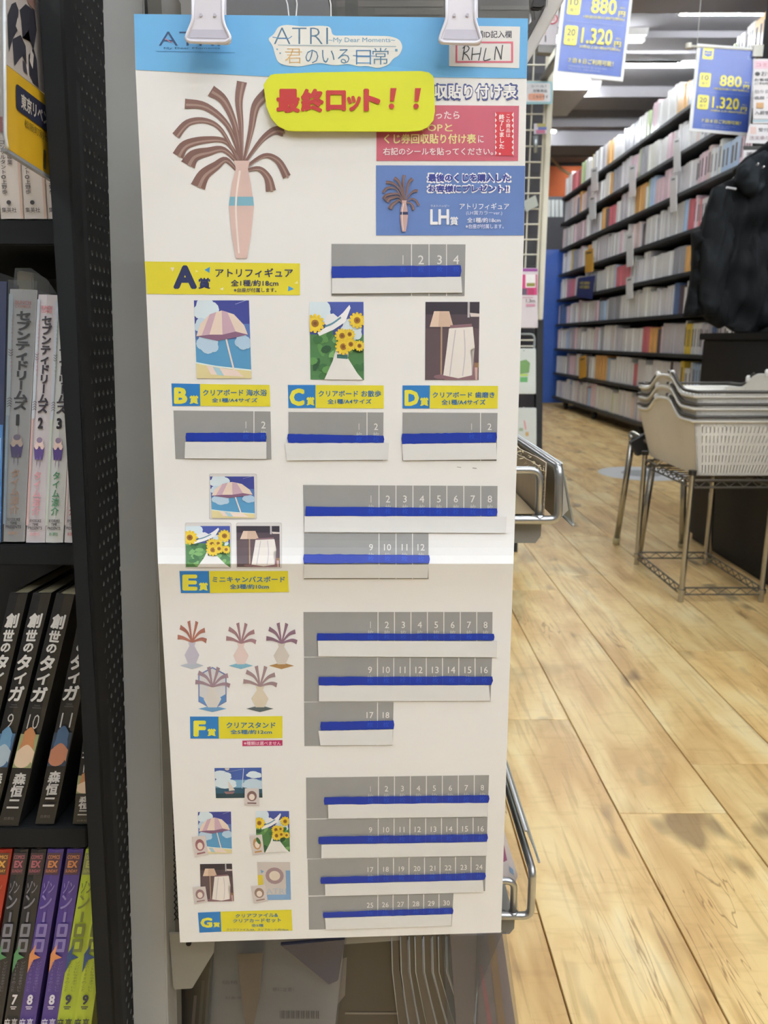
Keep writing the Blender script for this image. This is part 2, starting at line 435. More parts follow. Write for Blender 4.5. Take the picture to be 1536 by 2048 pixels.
# ceiling lamps: housing + tube that gives the light
tube_m = M('lamp_tube', 'ffffff', .5, emit=TUBE, var=0)
hous_m = M('lamp_housing', 'e8e8e8', .5)
spots = []
for yy in (-2.6, -1.9, -1.2, -.5, .2, 1.5, 5.7):  # second and fourth hindmost rows are unseen extras that brighten the poster
    for xx in (-2.3, 0.3, 1.67, 3.1): 
        if yy < 5 or xx > 1: spots.append((xx, yy))
spots += [(1.67, 4.3), (.95, 4.3)]  # unseen aisle lamps added to brighten the long bookcase's books
for xx, yy in ((1.67, 7.1), (1.67, 8.42), (1.62, 9.96), (2.95, 6.55), (2.85, 7.7), (2.2, 7.7), (3.1, 9.4), (-1, 7.6), (-1, 9.9)): spots.append((xx, yy))
names = {}
def ladj(x, y):
    rowname = {-2.6: 'hindmost', -1.9: 'second hindmost', -1.2: 'third hindmost', -.5: 'fourth hindmost', .2: 'overhead', 1.5: 'first forward', 4.3: 'second forward', 5.7: 'fourth forward', 7.1: 'fifth forward', 8.42: 'sixth forward', 9.96: 'seventh forward', 6.55: 'bright upper right corner', 7.7: 'long middle', 9.4: 'far right', 7.6: 'far left', 9.9: 'farthest left'}[y]
    side = 'far left' if x < -1.5 else 'left' if x < .5 else 'left of aisle' if x < 1 else 'aisle' if x < 2 else 'bookcase side' if x > 2.7 else 'centre'
    return 'white fluorescent ceiling lamp in the %s row, %s column' % (rowname, side)
for xx, yy in spots:
    t = thing('ceiling_lamp', ladj(xx, yy), 'lamp', (xx, yy, CEIL-.10), 'fluorescent ceiling lamps')
    z = CEIL
    G().prism([(xx-.62, yy-.075, z), (xx-.62, yy+.075, z), (xx-.62, yy+.04, z-.045), (xx-.62, yy-.04, z-.045)], (1.24, 0, 0)).obj('housing', hous_m, t)
    for s in (-1, 1): G().box((xx+s*.60-.012, yy-.012, z-.085), (xx+s*.60+.012, yy+.012, z-.045)).obj('lamp_holder', hous_m, t)
    G().tube([(xx-.59, yy, z-.072), (xx+.59, yy, z-.072)], .016, 10).obj('tube', tube_m, t, smooth=False)
dl = thing('downlight', 'small round downlight in the ceiling by the orange wall', 'lamp', (2.9, 11.1, CEIL-.02))
pc = ZPlane(CEIL-.002).map([1169], [312])[0]
dl.location = Vector(pc); WL[dl.name] = Vector(pc)
def disc(c, r, z0, z1, n=20): return G().prism([(c[0]+r*math.cos(2*math.pi*i/n), c[1]+r*math.sin(2*math.pi*i/n), z0) for i in range(n)], (0, 0, z1-z0))
disc(pc, .10, pc[2]-.012, pc[2]+.002).obj('rim', hous_m, dl)
disc(pc, .08, pc[2]-.016, pc[2]-.0115).obj('lens', tube_m, dl)
# ceiling duct piece in pale grey
tag(slab('ceiling_duct', [(1104, 180), (1180, 180), (1133, 232), (1100, 232)], ZPlane(CEIL-.25), .25, M('duct_paint', 'b4b2b4', .8), direction=(0, 0, 1)), 'pale grey ceiling duct hanging above the grid panel', 'duct')

# ------------------------------------------------------------------ long bookcase on the right
BX, BY0, BY1 = 2.287, 4.3, 9.62
PITCHZ = .287; SH = [.125+PITCHZ*i for i in range(9)]
lb = thing('long_bookcase', 'long black bookcase of nine shelves running down the right side of the aisle', 'bookcase', (BX+.12, (BY0+BY1)/2, 0))
blk = M('black_shelf_metal', '22262a', .5, var=.12)
for z in SH: G().box((BX-.035, BY0, z-.028), (BX+.26, BY1, z)).obj('shelf', blk, lb, bevel=.003)
G().box((BX+.262, BY0, .05), (BX+.28, BY1, 2.4)).obj('back_board', M('black_board', '24282c', .6), lb)
for y in (BY0, (BY0+BY1)/2, BY1-.02): G().box((BX+.24, y, 0), (BX+.262, y+.02, 2.42)).obj('upright', blk, lb)
for y in (BY0+.3, 5.4, 6.6, 8.0, 9.2):
    g = G(); g.tube([(BX+.02, y, .045), (BX+.05, y, .045)], .045, 14); g.box((BX+.01, y-.02, .045), (BX+.06, y+.02, .098)); g.obj('caster', M('caster_rubber', '1c1c1c', .7), lb)
G().box((BX-.02, BY0, .09), (BX+.2, BY1, .1)).obj('base_rail', blk, lb)
G().box((2.10, 9.72, .03), (2.62, 9.76, 1.86)).obj('end_panel', M('blue_panel', '3a62b8', .3, coat=.5), lb, bevel=.004, label='glossy blue end panel')
palette = [('d8d4da', 'pale'), ('c8c6cc', 'light grey'), ('e4e2e6', 'white'), ('b0adb2', 'grey'), ('cfb4bc', 'pinkish'), ('b86870', 'rose red'), ('d8b8b4', 'peach'), ('8f9096', 'mid grey'), ('ddd8c4', 'cream'), ('9cb0c8', 'pale blue'), ('4a6088', 'blue'), ('a8b890', 'pale green'), ('c89c60', 'tan'), ('54484c', 'dark brown'), ('ccb048', 'yellow')]
wts = [18, 16, 16, 12, 12, 5, 7, 6, 8, 6, 3, 3, 3, 3, 2]
pm = [M('cover_'+n.replace(' ', '_'), c, .28, coat=.6, var=.14, scale=14, k=1.5, stretch=(1, 6, .6)) for c, n in palette]
glare = M('clear_divider_board', 'f0f2f6', .18, coat=.8)
spn = M('spine_band', '5c565c', .5, var=.5, scale=90, stretch=(1, 8, 1))
ordinal = ['lowest', 'second lowest', 'third lowest', 'fourth lowest', 'middle', 'fourth highest', 'third highest', 'second highest', 'topmost']
books = []
for si, z in enumerate(SH):
    y = BY1-.02
    tall = rnd.uniform(.19, .21); ci = 0; run = 0; th = .02
    while y > (BY0+.04 if si > 5 else 4.85):
        if run <= 0:
            run = rnd.choice([1, 1, 2, 3, 4, 6, 8]); ci = rnd.choices(range(len(palette)), wts)[0]
            tall = rnd.choice([.185, .195, .205, .215, .225, .235]); th = rnd.choice([.018, .022, .026, .034, .045, .06])
            if rnd.random() < .05: y -= rnd.uniform(.02, .06)
        run -= 1
        y0 = y-th*rnd.uniform(.85, 1.15)
        books.append((si, z, y0, y, tall+rnd.uniform(-.003, .003), ci, rnd.uniform(-.006, .01), rnd.choice([0, 0, 0, .03, -.03]) if run == 0 else 0))
        y = y0-.0012
near = sorted(books, key=lambda b: b[2])[:290]; cnt = {}
def ordw(n): return '%d%s' % (n, 'th' if 10 < n % 100 < 14 else {1: 'st', 2: 'nd', 3: 'rd'}.get(n % 10, 'th'))
place = {}
for b in near: cnt[b[0]] = cnt.get(b[0], 0)+1; place[id(b)] = cnt[b[0]]
nearset = set(map(id, near))
rest = {}
def book_geo(g, z, y0, y1, h, dx, tilt):
    g.prism([(BX+dx, y0, z), (BX+dx, y1, z), (BX+dx, y1+tilt*0, z+h), (BX+dx, y0, z+h)], (.135, 0, 0))
far_g = {}
for b in books:
    si, z, y0, y1, h, ci, dx, tl = b
    if id(b) in nearset:
        t = thing('wrapped_book', '%s plastic-wrapped paperback, %s from the coat end of the %s bookcase shelf' % (palette[ci][1], ordw(place[id(b)]), ordinal[si]), 'book', (BX+.07, (y0+y1)/2, z), 'wrapped paperbacks on the %s bookcase shelf' % ordinal[si])
        g = G(); book_geo(g, z+.0005, y0+.0004, y1-.0004, h, dx, tl); g.obj('cover', pm[ci], t, bevel=.002)
        if ci != 13: G().box((BX+dx-.0006, y0+(y1-y0)*.3, z+h*.25), (BX+dx+.001, y0+(y1-y0)*.72, z+h*.82)).obj('spine_title', spn, t)
    else:
        book_geo(far_g.setdefault(ci, G()), z+.0005, y0+.0004, y1-.0004, h, dx, tl)
me_V, me_F, mats_, idx = [], [], [], []
for ci, g in far_g.items():
    n = len(me_V); me_V += g.V; me_F += [tuple(i+n for i in f) for f in g.F]; idx += [len(mats_)]*len(g.F); mats_.append(pm[ci])
o = obj('far_books', me_V, me_F, mats_[0], recalc=False)
for m_ in mats_[1:]: o.data.materials.append(m_)
o.data.polygons.foreach_set('material_index', idx)
tag(o, 'rows of far plastic-wrapped paperbacks filling the distant half of the long bookcase', 'books', kind='stuff')
# divider boards that stand proud of the rows
BP = XPlane(BX-.045)
def divider(x, y, label, col=None, w_=13, h_=42):
    t = thing('divider_board', label, 'divider', BP.map([x], [y])[0])
    slab('board', [(x, y-h_), (x+w_, y-h_-w_*.35), (x+w_, y-2+(-w_*.1)), (x, y)], BP, .004, col or glare, t)
    slab('index_mark', [(x+3, y-h_+3), (x+w_-3, y-h_+1), (x+w_-3, y-h_+4), (x+3, y-h_+6)], BP, .004, M('mark_ink', '3a3a3e', .5), t, off=.001)
for x, y, l, s in ((1182, 384, 'glossy clear divider board standing highest at the far end', 46), (1258, 395, 'glossy clear divider board on the third highest shelf', 62),
                (1347, 345, 'tall grey divider board with black end marks below the hanging price poster', 66), (1340, 425, 'clear curled divider board beside the black coat', 70),
                (1178, 440, 'small clear divider board on the second shelf row', 46), (1253, 535, 'pale divider board in the middle of the bookcase', 64), (1252, 600, 'whitish divider board below the middle shelf', 44)):
    divider(x, y, l, h_=s)
divider(1170, 546, 'mustard yellow divider board in the long bookcase', M('mustard_board', 'c89830', .4), 16, 44)
divider(1158, 757, 'mustard yellow divider board low in the long bookcase', M('mustard_board'), 14, 42)
pc_ = thing('price_card', 'small dark blue price card clipped to the long bookcase shelf', 'sign', BP.map([1153], [590])[0])
q = [(1156, 556), (1190, 551), (1184, 598), (1152, 594)]
slab('card', q, XPlane(BX-.05), .003, M('navy_card', '1c2a68', .4), pc_)
ik = Ink(); 
for yy in (566, 574): ik.text('10冊', (1160, yy-3, 1167, yy+3), 'd8c860').text('880', (1169, yy-3, 1180, yy+3), 'd8c860')
ik.lay('card_lettering', XPlane(BX-.05), pc_, off=.002, step=.0003)

# far shelf with white packets under the orange band
fs = thing('far_shelf', 'dark far shelf unit in front of the orange wall', 'shelf', (2.75, 11.3, 0))
YP = YPlane(11.0)
slab('body', [(1060, 434), (1128, 434), (1128, 820), (1060, 820)], YP, .4, M('dark_unit', '3c3c40', .7), fs)
slab('back_panel', [(1060, 393), (1128, 393), (1128, 436), (1060, 436)], YPlane(11.3), .05, M('dark_unit2', '6c7078', .7), fs)
for i in range(5):
    x = 1086+i*8.2
    tag(slab('white_packet', [(x, 400), (x+7, 399), (x+7, 434), (x, 434)], YPlane(11.02+.01*i), .12, M('white_packet', 'c8ccca', .4), bevel=.004), 'whitish packet below the orange band, %s in its row' % ['first from the left', 'second from the left', 'middle one', 'second from the right', 'last on the right'][i], 'packet', 'white packets on the far shelf')
# cable drooping before the orange wall
cp_ = YPlane(11.2)
pts = cp_.map([1085, 1098, 1108, 1122, 1140, 1158, 1172, 1190, 1210], [285, 303, 322, 338, 349, 355, 357, 356, 352])
tag(G().tube(pts, .018, 8).obj('cable', M('cable_cream', 'cdb48c', .6), smooth=True), 'cream cable drooping in front of the orange wall', 'cable')

# ------------------------------------------------------------------ fixture with white wire grid
GY = 2.85; GP = YPlane(GY); cream = M('cream_enamel', 'dedac8', .35, coat=.2)
gf = thing('grid_fixture', 'dark display fixture with a cream wire grid panel behind the poster', 'display fixture', (GP.map([1000], [1098])[0][0], GY+.1, 0))
slab('upright', [(1098, 90), (1111, 90), (1086, 640), (1076, 640)], GP, .03, cream, gf, bevel=.003)
zt, zb = GP.map([0], [60])[0][2], GP.map([0], [655])[0][2]
xr = GP.map([1098], [300])[0][0]
n = 0; z = zt
while z > zb:
    G().tube([(xr-.62, GY+.012, z), (xr, GY+.012, z)], .0026, 6).obj('horizontal_wire', cream, gf); z -= .0508; n += 1
for i in range(12): G().tube([(xr-.062-.05*i, GY+.016, zb), (xr-.062-.05*i, GY+.016, zt)], .0028, 6).obj('vertical_wire', cream, gf)
G().tube([(xr-.018, GY+.014, zb+.0), (xr-.018, GY+.014, zt)], .005, 8).obj('frame_wire', cream, gf)
x2 = GP.map([1069], [680])[0][0]; z2 = GP.map([0], [668])[0][2]; z3 = GP.map([0], [705])[0][2]
G().tube(rounded([(x2-.3, GY, z2), (x2, GY, z2), (x2, GY, z3), (x2-.3, GY, z3)], .02), .004, 8).obj('lower_frame_wire', M('grey_enamel', '9aa2a4', .4), gf)
for k in (.33, .66): G().tube([(x2-.3, GY, z2+(z3-z2)*k), (x2, GY, z2+(z3-z2)*k)], .0026, 6).obj('horizontal_wire', cream, gf)
slab('back_panel', [(900, 60), (1097, 90), (1080, 640), (1074, 1000), (900, 1000)], YPlane(GY+.14), .02, M('dark_backing', '3c3a40', .6), gf)
slab('dark_upright', [(1074, 640), (1087, 640), (1083, 1000), (1070, 1000)], YPlane(GY+.05), .04, M('dark_tube', '24262a', .5), gf)
G().box((xr-.7, GY+.02, 0), (xr-.045, GY+.5, .05)).obj('base', blk, gf)
# clear film bands added to imitate expanded-metal sheen behind the grid
for i, (a, b, c_, d) in enumerate(((1058, 146, 1092, 162), (1056, 345, 1078, 372), (1052, 470, 1080, 532))):
    tag(slab('sheen_film', [(a, b), (c_, b), (c_, d), (a, d)], YPlane(GY+.05+.004*i), .003, CLEARB), ['crinkled clear film behind the top of the wire grid', 'crinkled clear film behind the middle of the wire grid', 'crinkled clear film behind the low part of the wire grid'][i], 'film')
def packet(name, label, q, Y, body, prints, d=.02, cat='package', parts=()):
    S = YPlane(Y); t = thing(name, label, cat, S.map([sum(p[0] for p in q)/4], [max(p[1] for p in q)])[0])
    slab('pouch', q, S, d, body, t, bevel=.002)
    ik = Ink()
    for p in prints:
        if p[0] == 't': ik.text(p[1], p[2], p[3])
        else: ik.poly(p[1], p[2])
    ik.lay('print', S, t, off=.001, step=.00005, mat=PRC)
    G().tube([tuple(S.map([(q[0][0]+q[1][0])/2], [q[0][1]+4])[0]+np.array((0, .01, 0))), tuple(S.map([(q[0][0]+q[1][0])/2], [q[0][1]+1])[0]+np.array((0, .04, 0)))], .003, 6).obj('peg', cream, t)
    return t
def R4(a, b, c, d): return [(a, b), (c, b), (c, d), (a, d)]
packet('pink_package', 'pink and white package hanging on the wire grid', R4(1040, 536, 1076, 656), GY-.03, M('white_card', 'dcd4d8', .4),
       [('p', R4(1040, 537, 1075, 543), '9a4a98'), ('p', R4(1040, 549, 1074, 590), 'd04a84'), ('p', R4(1051, 549, 1071, 575), 'f4f2f0'), ('p', R4(1053, 566, 1070, 573), '8c8a48'),
        ('p', R4(1044, 577, 1054, 590), '60586a'), ('p', R4(1056, 577, 1068, 590), 'b83c68'), ('t', '1.3m', (1052, 598, 1070, 605), '5a4a58'), ('p', R4(1052, 608, 1070, 613), 'cc90a8'), ('p', R4(1044, 594, 1066, 596), 'c8a0b0')])
packet('green_package', 'white bag with a green print hanging below the grid', R4(1032, 697, 1072, 788), GY-.03, M('white_bag', 'd4dad6', .35),
       [('p', [(1040, 722), (1052, 719), (1060, 726), (1058, 745), (1040, 748)], '7aa468'), ('p', R4(1040, 748, 1056, 752), 'b8d860'), ('p', R4(1040, 754, 1055, 764), '68b070'), ('p', R4(1046, 700, 1049, 702), '9aa09c')])
packet('pale_package', 'whitish bag with a small pink print hanging lowest behind the poster', R4(1030, 816, 1073, 905), GY-.03, M('white_bag2', 'cdd2cf', .35),
       [('p', [(1047, 840), (1050, 842), (1053, 858), (1050, 860)], 'd8949c'), ('p', R4(1038, 856, 1046, 862), '9cae94'), ('p', R4(1051, 864, 1057, 872), 'c8a468')])
S_ = YPlane(GY-.02)
sg = thing('round_corner_sign', 'small white sign with pale blue border on the wire grid', 'sign', S_.map([1080], [208])[0])
slab('board', round_poly(R4(1044, 163, 1105, 208), 5), S_, .004, M('pale_blue_edge', 'a8d8e4', .5), sg)
ik = Ink(); ik.poly(round_poly(R4(1046, 166, 1101, 204), 4), 'eef0f6'); ik.poly(round_poly(R4(1056, 187, 1089, 201), 5), 'f0b49c'); ik.text('シール！', (1062, 170, 1092, 175), '6a6a78'); ik.text('対象商品', (1066, 179, 1094, 185), '50505c'); ik.text('こちらです', (1066, 191, 1096, 197), '5a5060'); ik.lay('sign_print', S_, sg, off=.001, step=.00005)
S_ = YPlane(GY-.015)
tag(slab('grey_card', [(1046, 403), (1071, 390), (1077, 411), (1052, 424)], S_, .003, M('grey_green_card', 'a8ada4', .5)), 'tilted pale grey card hung on the wire grid', 'card')
tt = thing('colour_tag', 'small yellow, blue and pink tag on the wire grid', 'tag', S_.map([1082], [268])[0])
slab('tag_card', R4(1068, 247, 1094, 268), S_, .003, M('tag_card', 'dcd8e4', .5), tt)
ik = Ink(); ik.rect(1074, 247, 1092, 254, 'b8b070'); ik.rect(1076, 254, 1093, 260, '6878b8'); ik.rect(1072, 260, 1090, 267, 'c87898'); ik.lay('tag_print', S_, tt, off=.001, step=.00005)
g = G(); p0 = S_.map([1071], [272])[0]; p1 = S_.map([1071], [306])[0]; g.tube([p0, p1], [.010, .006], 10); tag(g.obj('clear_tube', M('silver_tube', 'b8c0c4', .2, .6), smooth=True), 'small silvery tube hung on the wire grid below the tag', 'tube')
# white box sign with a red round mark
S_ = YPlane(2.6)
bs = thing('box_sign', 'white box sign with a round red mark above the wire grid', 'sign', S_.map([1100], [94])[0])
slab('box', [(1075, -20), (1120, -20), (1113, 92), (1068, 90)], S_, .03, M('white_box', 'e8e4ea', .5), bs, bevel=.002)
slab('bracket', [(1076, 90), (1112, 92), (1104, 106), (1076, 104)], S_, .03, M('grey_bracket', '9a9a98', .5), bs)
G().box((GP.map([1098], [100])[0][0]-.02, 2.6, S_.map([0], [100])[0][2]-.006), (GP.map([1098], [100])[0][0], GY+.02, S_.map([0], [100])[0][2]+.006)).obj('mounting_arm', M('grey_bracket'), bs)
ik = Ink(k=1); ik.ell(1104, 38, 12, 11, 'd85868', 18); ik.ell(1104, 38, 9.4, 8.4, 'f0e8ec', 18); ik.text('限定', (1097, 33, 1111, 43), 'd86070'); ik.text('1', (1089, 71, 1093, 84), '4a4048', .03); ik.rect(1085, 60, 1091, 68, 'e8a890'); ik.lay('box_print', S_, bs, off=.001, step=.00005)

# ------------------------------------------------------------------ hanging price posters
def price_poster(lam, quad, label, up, emblem):
    S_ = Plane(lam, 0.0, 120)
    W, Hh = 145, 258       # design units
    t = thing('price_poster', label, 'poster', S_.map([sum(p[0] for p in quad)/4], [quad[3][1]])[0], 'hanging blue price posters')
    slab('board', quad, S_, .004, M('poster_edge', 'eef0f4', .45), t)
    wp = lambda x, y: quadpoint(quad, x/W, y/Hh)
    ik = Ink(warp=wp); B, Yl = '3c5cb4', 'f2e450'
    ik.poly([(W*i/8, 8 if 0 < i < 8 else 8) for i in range(9)][:0] + [(8, 8), (W-6, 10), (W-6, Hh-9), (8, Hh-9)], B)
    if emblem:
        ik.poly(round_poly(R4(15, 8, 41, 44), 3), Yl); ik.poly([(19, 18), (28, 21), (37, 18), (37, 33), (28, 37), (19, 33)], B); ik.text('BOOK', (21, 24, 35, 29), Yl, .02)
        ik.text('OFF', (22, 39, 34, 41), 'b0a040', 0)
        ik.rect(124, 26, 132, 36, '5c78c4')
    def block(y, a, price):
        ik.poly(round_poly(R4(13, y, 40, y+42), 5), Yl); ik.text(a, (18, y+7, 35, y+22), '4c4c3c', .02); ik.text('冊で', (19, y+28, 34, y+36), '6a6a50', .01)
        return
    block(84, '10', '880'); ik.text('880', (62, 87, 114, 120), Yl, .026); ik.text('円', (119, 111, 133, 123), Yl, .03); ik.text('(税込)', (121, 102, 132, 107), Yl, 0)
    ik.text('1冊追加毎に88円(税込)', (48, 125, 133, 132), Yl, .01)
    ik.stroke([(14, 140), (131, 142)], .7, '8094cc')
    block(150, '20', '1,320'); ik.text('1.320', (48, 152, 112, 186), Yl, .026); ik.text('円', (117, 176, 131, 188), Yl, .03); ik.text('(税込)', (119, 168, 130, 173), Yl, 0)
    ik.text('20冊以上は1冊66円(税込)', (46, 190, 131, 197), Yl, .01)
    ik.text('7 泊 8 日ご利用可能！', (27, 219, 120, 230), Yl, .015)
    ik.text('※延長料金は別途いただきます。詳しくはスタッフまで。', (28, 235, 108, 239), 'a8b4d8', 0); ik.text('※写真はイメージです。一部対象外の商品があります。', (28, 241, 95, 245), 'a8b4d8', 0)
    ik.lay('print', S_, t, off=.0006, step=.00006, mat=PRC)
    return t, S_
t, S_ = price_poster(2.75, [(1395, 87), (1514, 96), (1500, 272), (1377, 262)], 'blue price poster with a yellow emblem hanging in front of the long bookcase', 0, True)
a = S_.map([1377, 1512], [92, 100]); g = G(); g.tube([a[0], a[1]], .004, 8); g.add(*disc((a[0][0], a[0][1]), .011, a[0][2]-.008, a[0][2]+.008, 10).__dict__.values() if False else (disc((a[0][0], a[0][1]), .011, a[0][2]-.008, a[0][2]+.008, 10).V, disc((0, 0), .1, 0, 1, 10).F))
g.obj('hanging_rod', M('white_plastic', 'e8e6dc', .4), t)
G().tube([tuple(a[0]+np.array((.03, 0, 0))), (a[0][0]+.03, a[0][1], CEIL)], .0012, 5).obj('cord', M('cord_clear', 'c8c8c8', .4), t)
b_ = S_.map([1505, 1522], [92, 115]); G().box((b_[0][0], b_[0][1]-.012, b_[1][2]), (b_[1][0], b_[0][1]+.012, b_[0][2])).obj('clip', M('white_plastic'), t)
t, S_ = price_poster(2.2, [(1133, -88), (1274, -80), (1246, 163), (1107, 149)], 'larger nearer blue price poster hanging at the top beside the grid panel', 0, True)
a = S_.map([1140, 1262], [-88, -80])
for q in a: G().tube([tuple(q), (q[0], q[1], CEIL)], .0012, 5).obj('cord', M('cord_clear'), t)

# ------------------------------------------------------------------ black cabinet with notices, coat
cab = thing('black_cabinet', 'black cabinet side on the right behind the basket stand', 'cabinet', (1.6, 2.4, 0))
ck = M('black_laminate', '1c1c1e', .55, var=.1, spec=.3)
G().box((1.31, 1.2, .03), (1.9, 3.1, .80)).obj('body', ck, cab, bevel=.004)
G().box((1.33, 1.22, 0), (1.88, 3.08, .03)).obj('plinth', M('plinth_black', '161616', .6), cab)
G().box((1.30, 1.19, .80), (1.92, 3.12, .825)).obj('top', ck, cab, bevel=.003)
up = thing('upper_cabinet', 'tall dark cabinet standing on the black one, covered in notices', 'cabinet', (1.6, 3.0, .825))
G().box((1.425, 2.9, .8255), (1.9, 3.1, 2.02)).obj('body', ck, up, bevel=.003)
G().box((1.42, 2.88, 2.02), (1.92, 3.11, 2.045)).obj('top_rail', M('grey_rail', '6a6c70', .5), up)
S_ = YPlane(2.896)
def notice(label, q, prints):
    t = thing('notice', label, 'notice', S_.map([q[0][0]], [q[2][1]])[0]); slab('paper', q, S_, .002, M('notice_paper', 'e6e2e4', .6), t, off=.0015)
    ik = Ink()
    for p in prints:
        if p[0] == 't': ik.text(p[1], p[2], p[3], .01)
        else: ik.poly(p[1], p[2])
    ik.lay('notice_print', S_, t, off=.0022, step=.00006)
notice('white notice with a pink header on the dark upper cabinet', R4(1506, 118, 1600, 238), [('p', R4(1508, 122, 1596, 138), 'e8c8d4'), ('t', 'コミック', (1512, 126, 1560, 134), 'c06880'), ('t', '●お会計', (1509, 143, 1560, 153), '4a484c'), ('t', 'お客様へのご案内', (1508, 157, 1590, 163), '4a4a50'), ('t', 'ご利用ありがとう', (1508, 165, 1590, 170), '58585c'), ('t', '取り扱い商品一覧', (1508, 180, 1590, 187), '9a9aa0'), ('t', '書籍・雑誌・玩具', (1508, 193, 1590, 199), '6a6a70'), ('p', R4(1512, 206, 1526, 217), 'c8a070'), ('t', '入荷情報はこちら', (1508, 222, 1590, 230), '5a5a60')])
notice('white notice with a small portrait sketch below the pink one', [(1499, 248), (1600, 250), (1600, 290), (1490, 286)], [('p', R4(1500, 254, 1512, 268), 'e4c8c0'), ('t', '受付中です', (1516, 256, 1570, 264), '6a6a6e'), ('t', '注文承ります', (1498, 272, 1560, 280), 'a89098')])
notice('lowest white notice partly behind the black coat', [(1488, 292), (1600, 292), (1600, 352), (1482, 348)], [('p', R4(1486, 292, 1590, 300), '3c3838'), ('t', '案内', (1492, 304, 1530, 313), '706a6c'), ('p', R4(1488, 316, 1500, 324), 'd8a878')])
notice('thin notice strip with blue line between two others', R4(1505, 239, 1600, 247), [('p', R4(1505, 240, 1600, 244), 'a8c4d0')])
# coat
ct = thing('black_coat', 'black hooded coat hanging at the right edge before the bookcase', 'coat', (1.33, 2.75, .85))
out = [(1560, 262), (1536, 284), (1514, 302), (1496, 312), (1478, 330), (1470, 338), (1476, 348), (1468, 356), (1446, 366), (1430, 373), (1427, 392), (1416, 414), (1408, 440), (1401, 458), (1386, 466), (1387, 500), (1386, 540), (1381, 578), (1374, 610), (1370, 634), (1392, 634), (1409, 631), (1420, 645), (1440, 657), (1452, 651), (1470, 663), (1500, 671), (1516, 664), (1536, 652), (1580, 650), (1600, 500), (1600, 300)]
def cloth(outline, S0, name, mat, parent, amp=.03, fr=9, thick=.02, seed=0.):
    bm = bmesh.new(); vs = [bm.verts.new((x, y, 0)) for x, y in outline]; f = bm.faces.new(vs)
    bmesh.ops.triangulate(bm, faces=[f])
    xs = [p[0] for p in outline]; ys = [p[1] for p in outline]
    for k in range(int(min(xs))+5, int(max(xs)), 6): bmesh.ops.bisect_plane(bm, geom=bm.verts[:]+bm.edges[:]+bm.faces[:], plane_co=(k, 0, 0), plane_no=(1, 0, 0))
    for k in range(int(min(ys))+5, int(max(ys)), 9): bmesh.ops.bisect_plane(bm, geom=bm.verts[:]+bm.edges[:]+bm.faces[:], plane_co=(0, k, 0), plane_no=(0, 1, 0))
    bm.verts.index_update(); bnd = {v.index for v in bm.verts if any(len(e.link_faces) == 1 for e in v.link_edges)}
    A = np.array([v.co[:] for v in bm.verts]); Fc = [tuple(v.index for v in f.verts) for f in bm.faces]; bm.free()
    off = []
    for i, (x, y, _) in enumerate(A):
        d = noise.noise(Vector((x/14+ (y-300)/60+seed, y/95, 0)))*amp + noise.noise(Vector((x/40, y/55, 3+seed)))*amp*1.3
        dm = min(1, min(math.hypot(x-p[0], y-p[1]) for p in outline)/16)
        off.append((.01+abs(amp)*.8+d)*(dm if i not in bnd else 0))
    P = S0.map(A[:, 0], A[:, 1], np.array(off)); Q = S0.map(A[:, 0], A[:, 1], -thick*np.ones(len(A)))
    n = len(A); edges = {}
    for f in Fc:
        for a, b in zip(f, f[1:]+f[:1]): edges[(a, b)] = 1
    side = [(a, b, b+n, a+n) for (a, b) in edges if (b, a) not in edges]
    return obj(name, np.vstack([P, Q]), Fc+[tuple(i+n for i in reversed(f)) for f in Fc]+side, mat, parent, smooth=True)
coat_m = M('coat_cloth', '15171a', .85, var=.25, scale=8, bump=.3, spec=.2)
cloth(out, YPlane(2.78), 'body', coat_m, ct, .035)
cloth([(1478, 334), (1500, 316), (1530, 300), (1545, 330), (1532, 370), (1510, 395), (1490, 385), (1474, 362)], YPlane(2.70), 'hood', M('hood_cloth', '262b30', .85, var=.2, spec=.2), ct, .03, seed=5.)
cloth([(1428, 376), (1446, 369), (1462, 380), (1470, 450), (1452, 560), (1430, 632), (1412, 630), (1400, 600), (1404, 480), (1414, 420)], YPlane(2.735), 'sleeve', M('sleeve_cloth', '191c1f', .85, var=.2, spec=.2), ct, .02, seed=9.)
S_ = YPlane(2.655); g = G(); a = S_.map([1453, 1472], [375, 378]); g.tube(a, .004, 6); g.obj('zip_pull', M('silver_zip', 'd0d0d4', .3, .9), ct)
for k, (x, y) in enumerate(((1514, 328), (1525, 334))): a = S_.map([x, x+2], [y, y+1]); G().tube(a, .005, 8).obj('stud', M('silver_zip'), ct)
G().tube([(1.5, 2.8, 1.50), (1.5, 2.9, 1.52)], .006, 8).obj('hook', M('silver_zip'), ct)

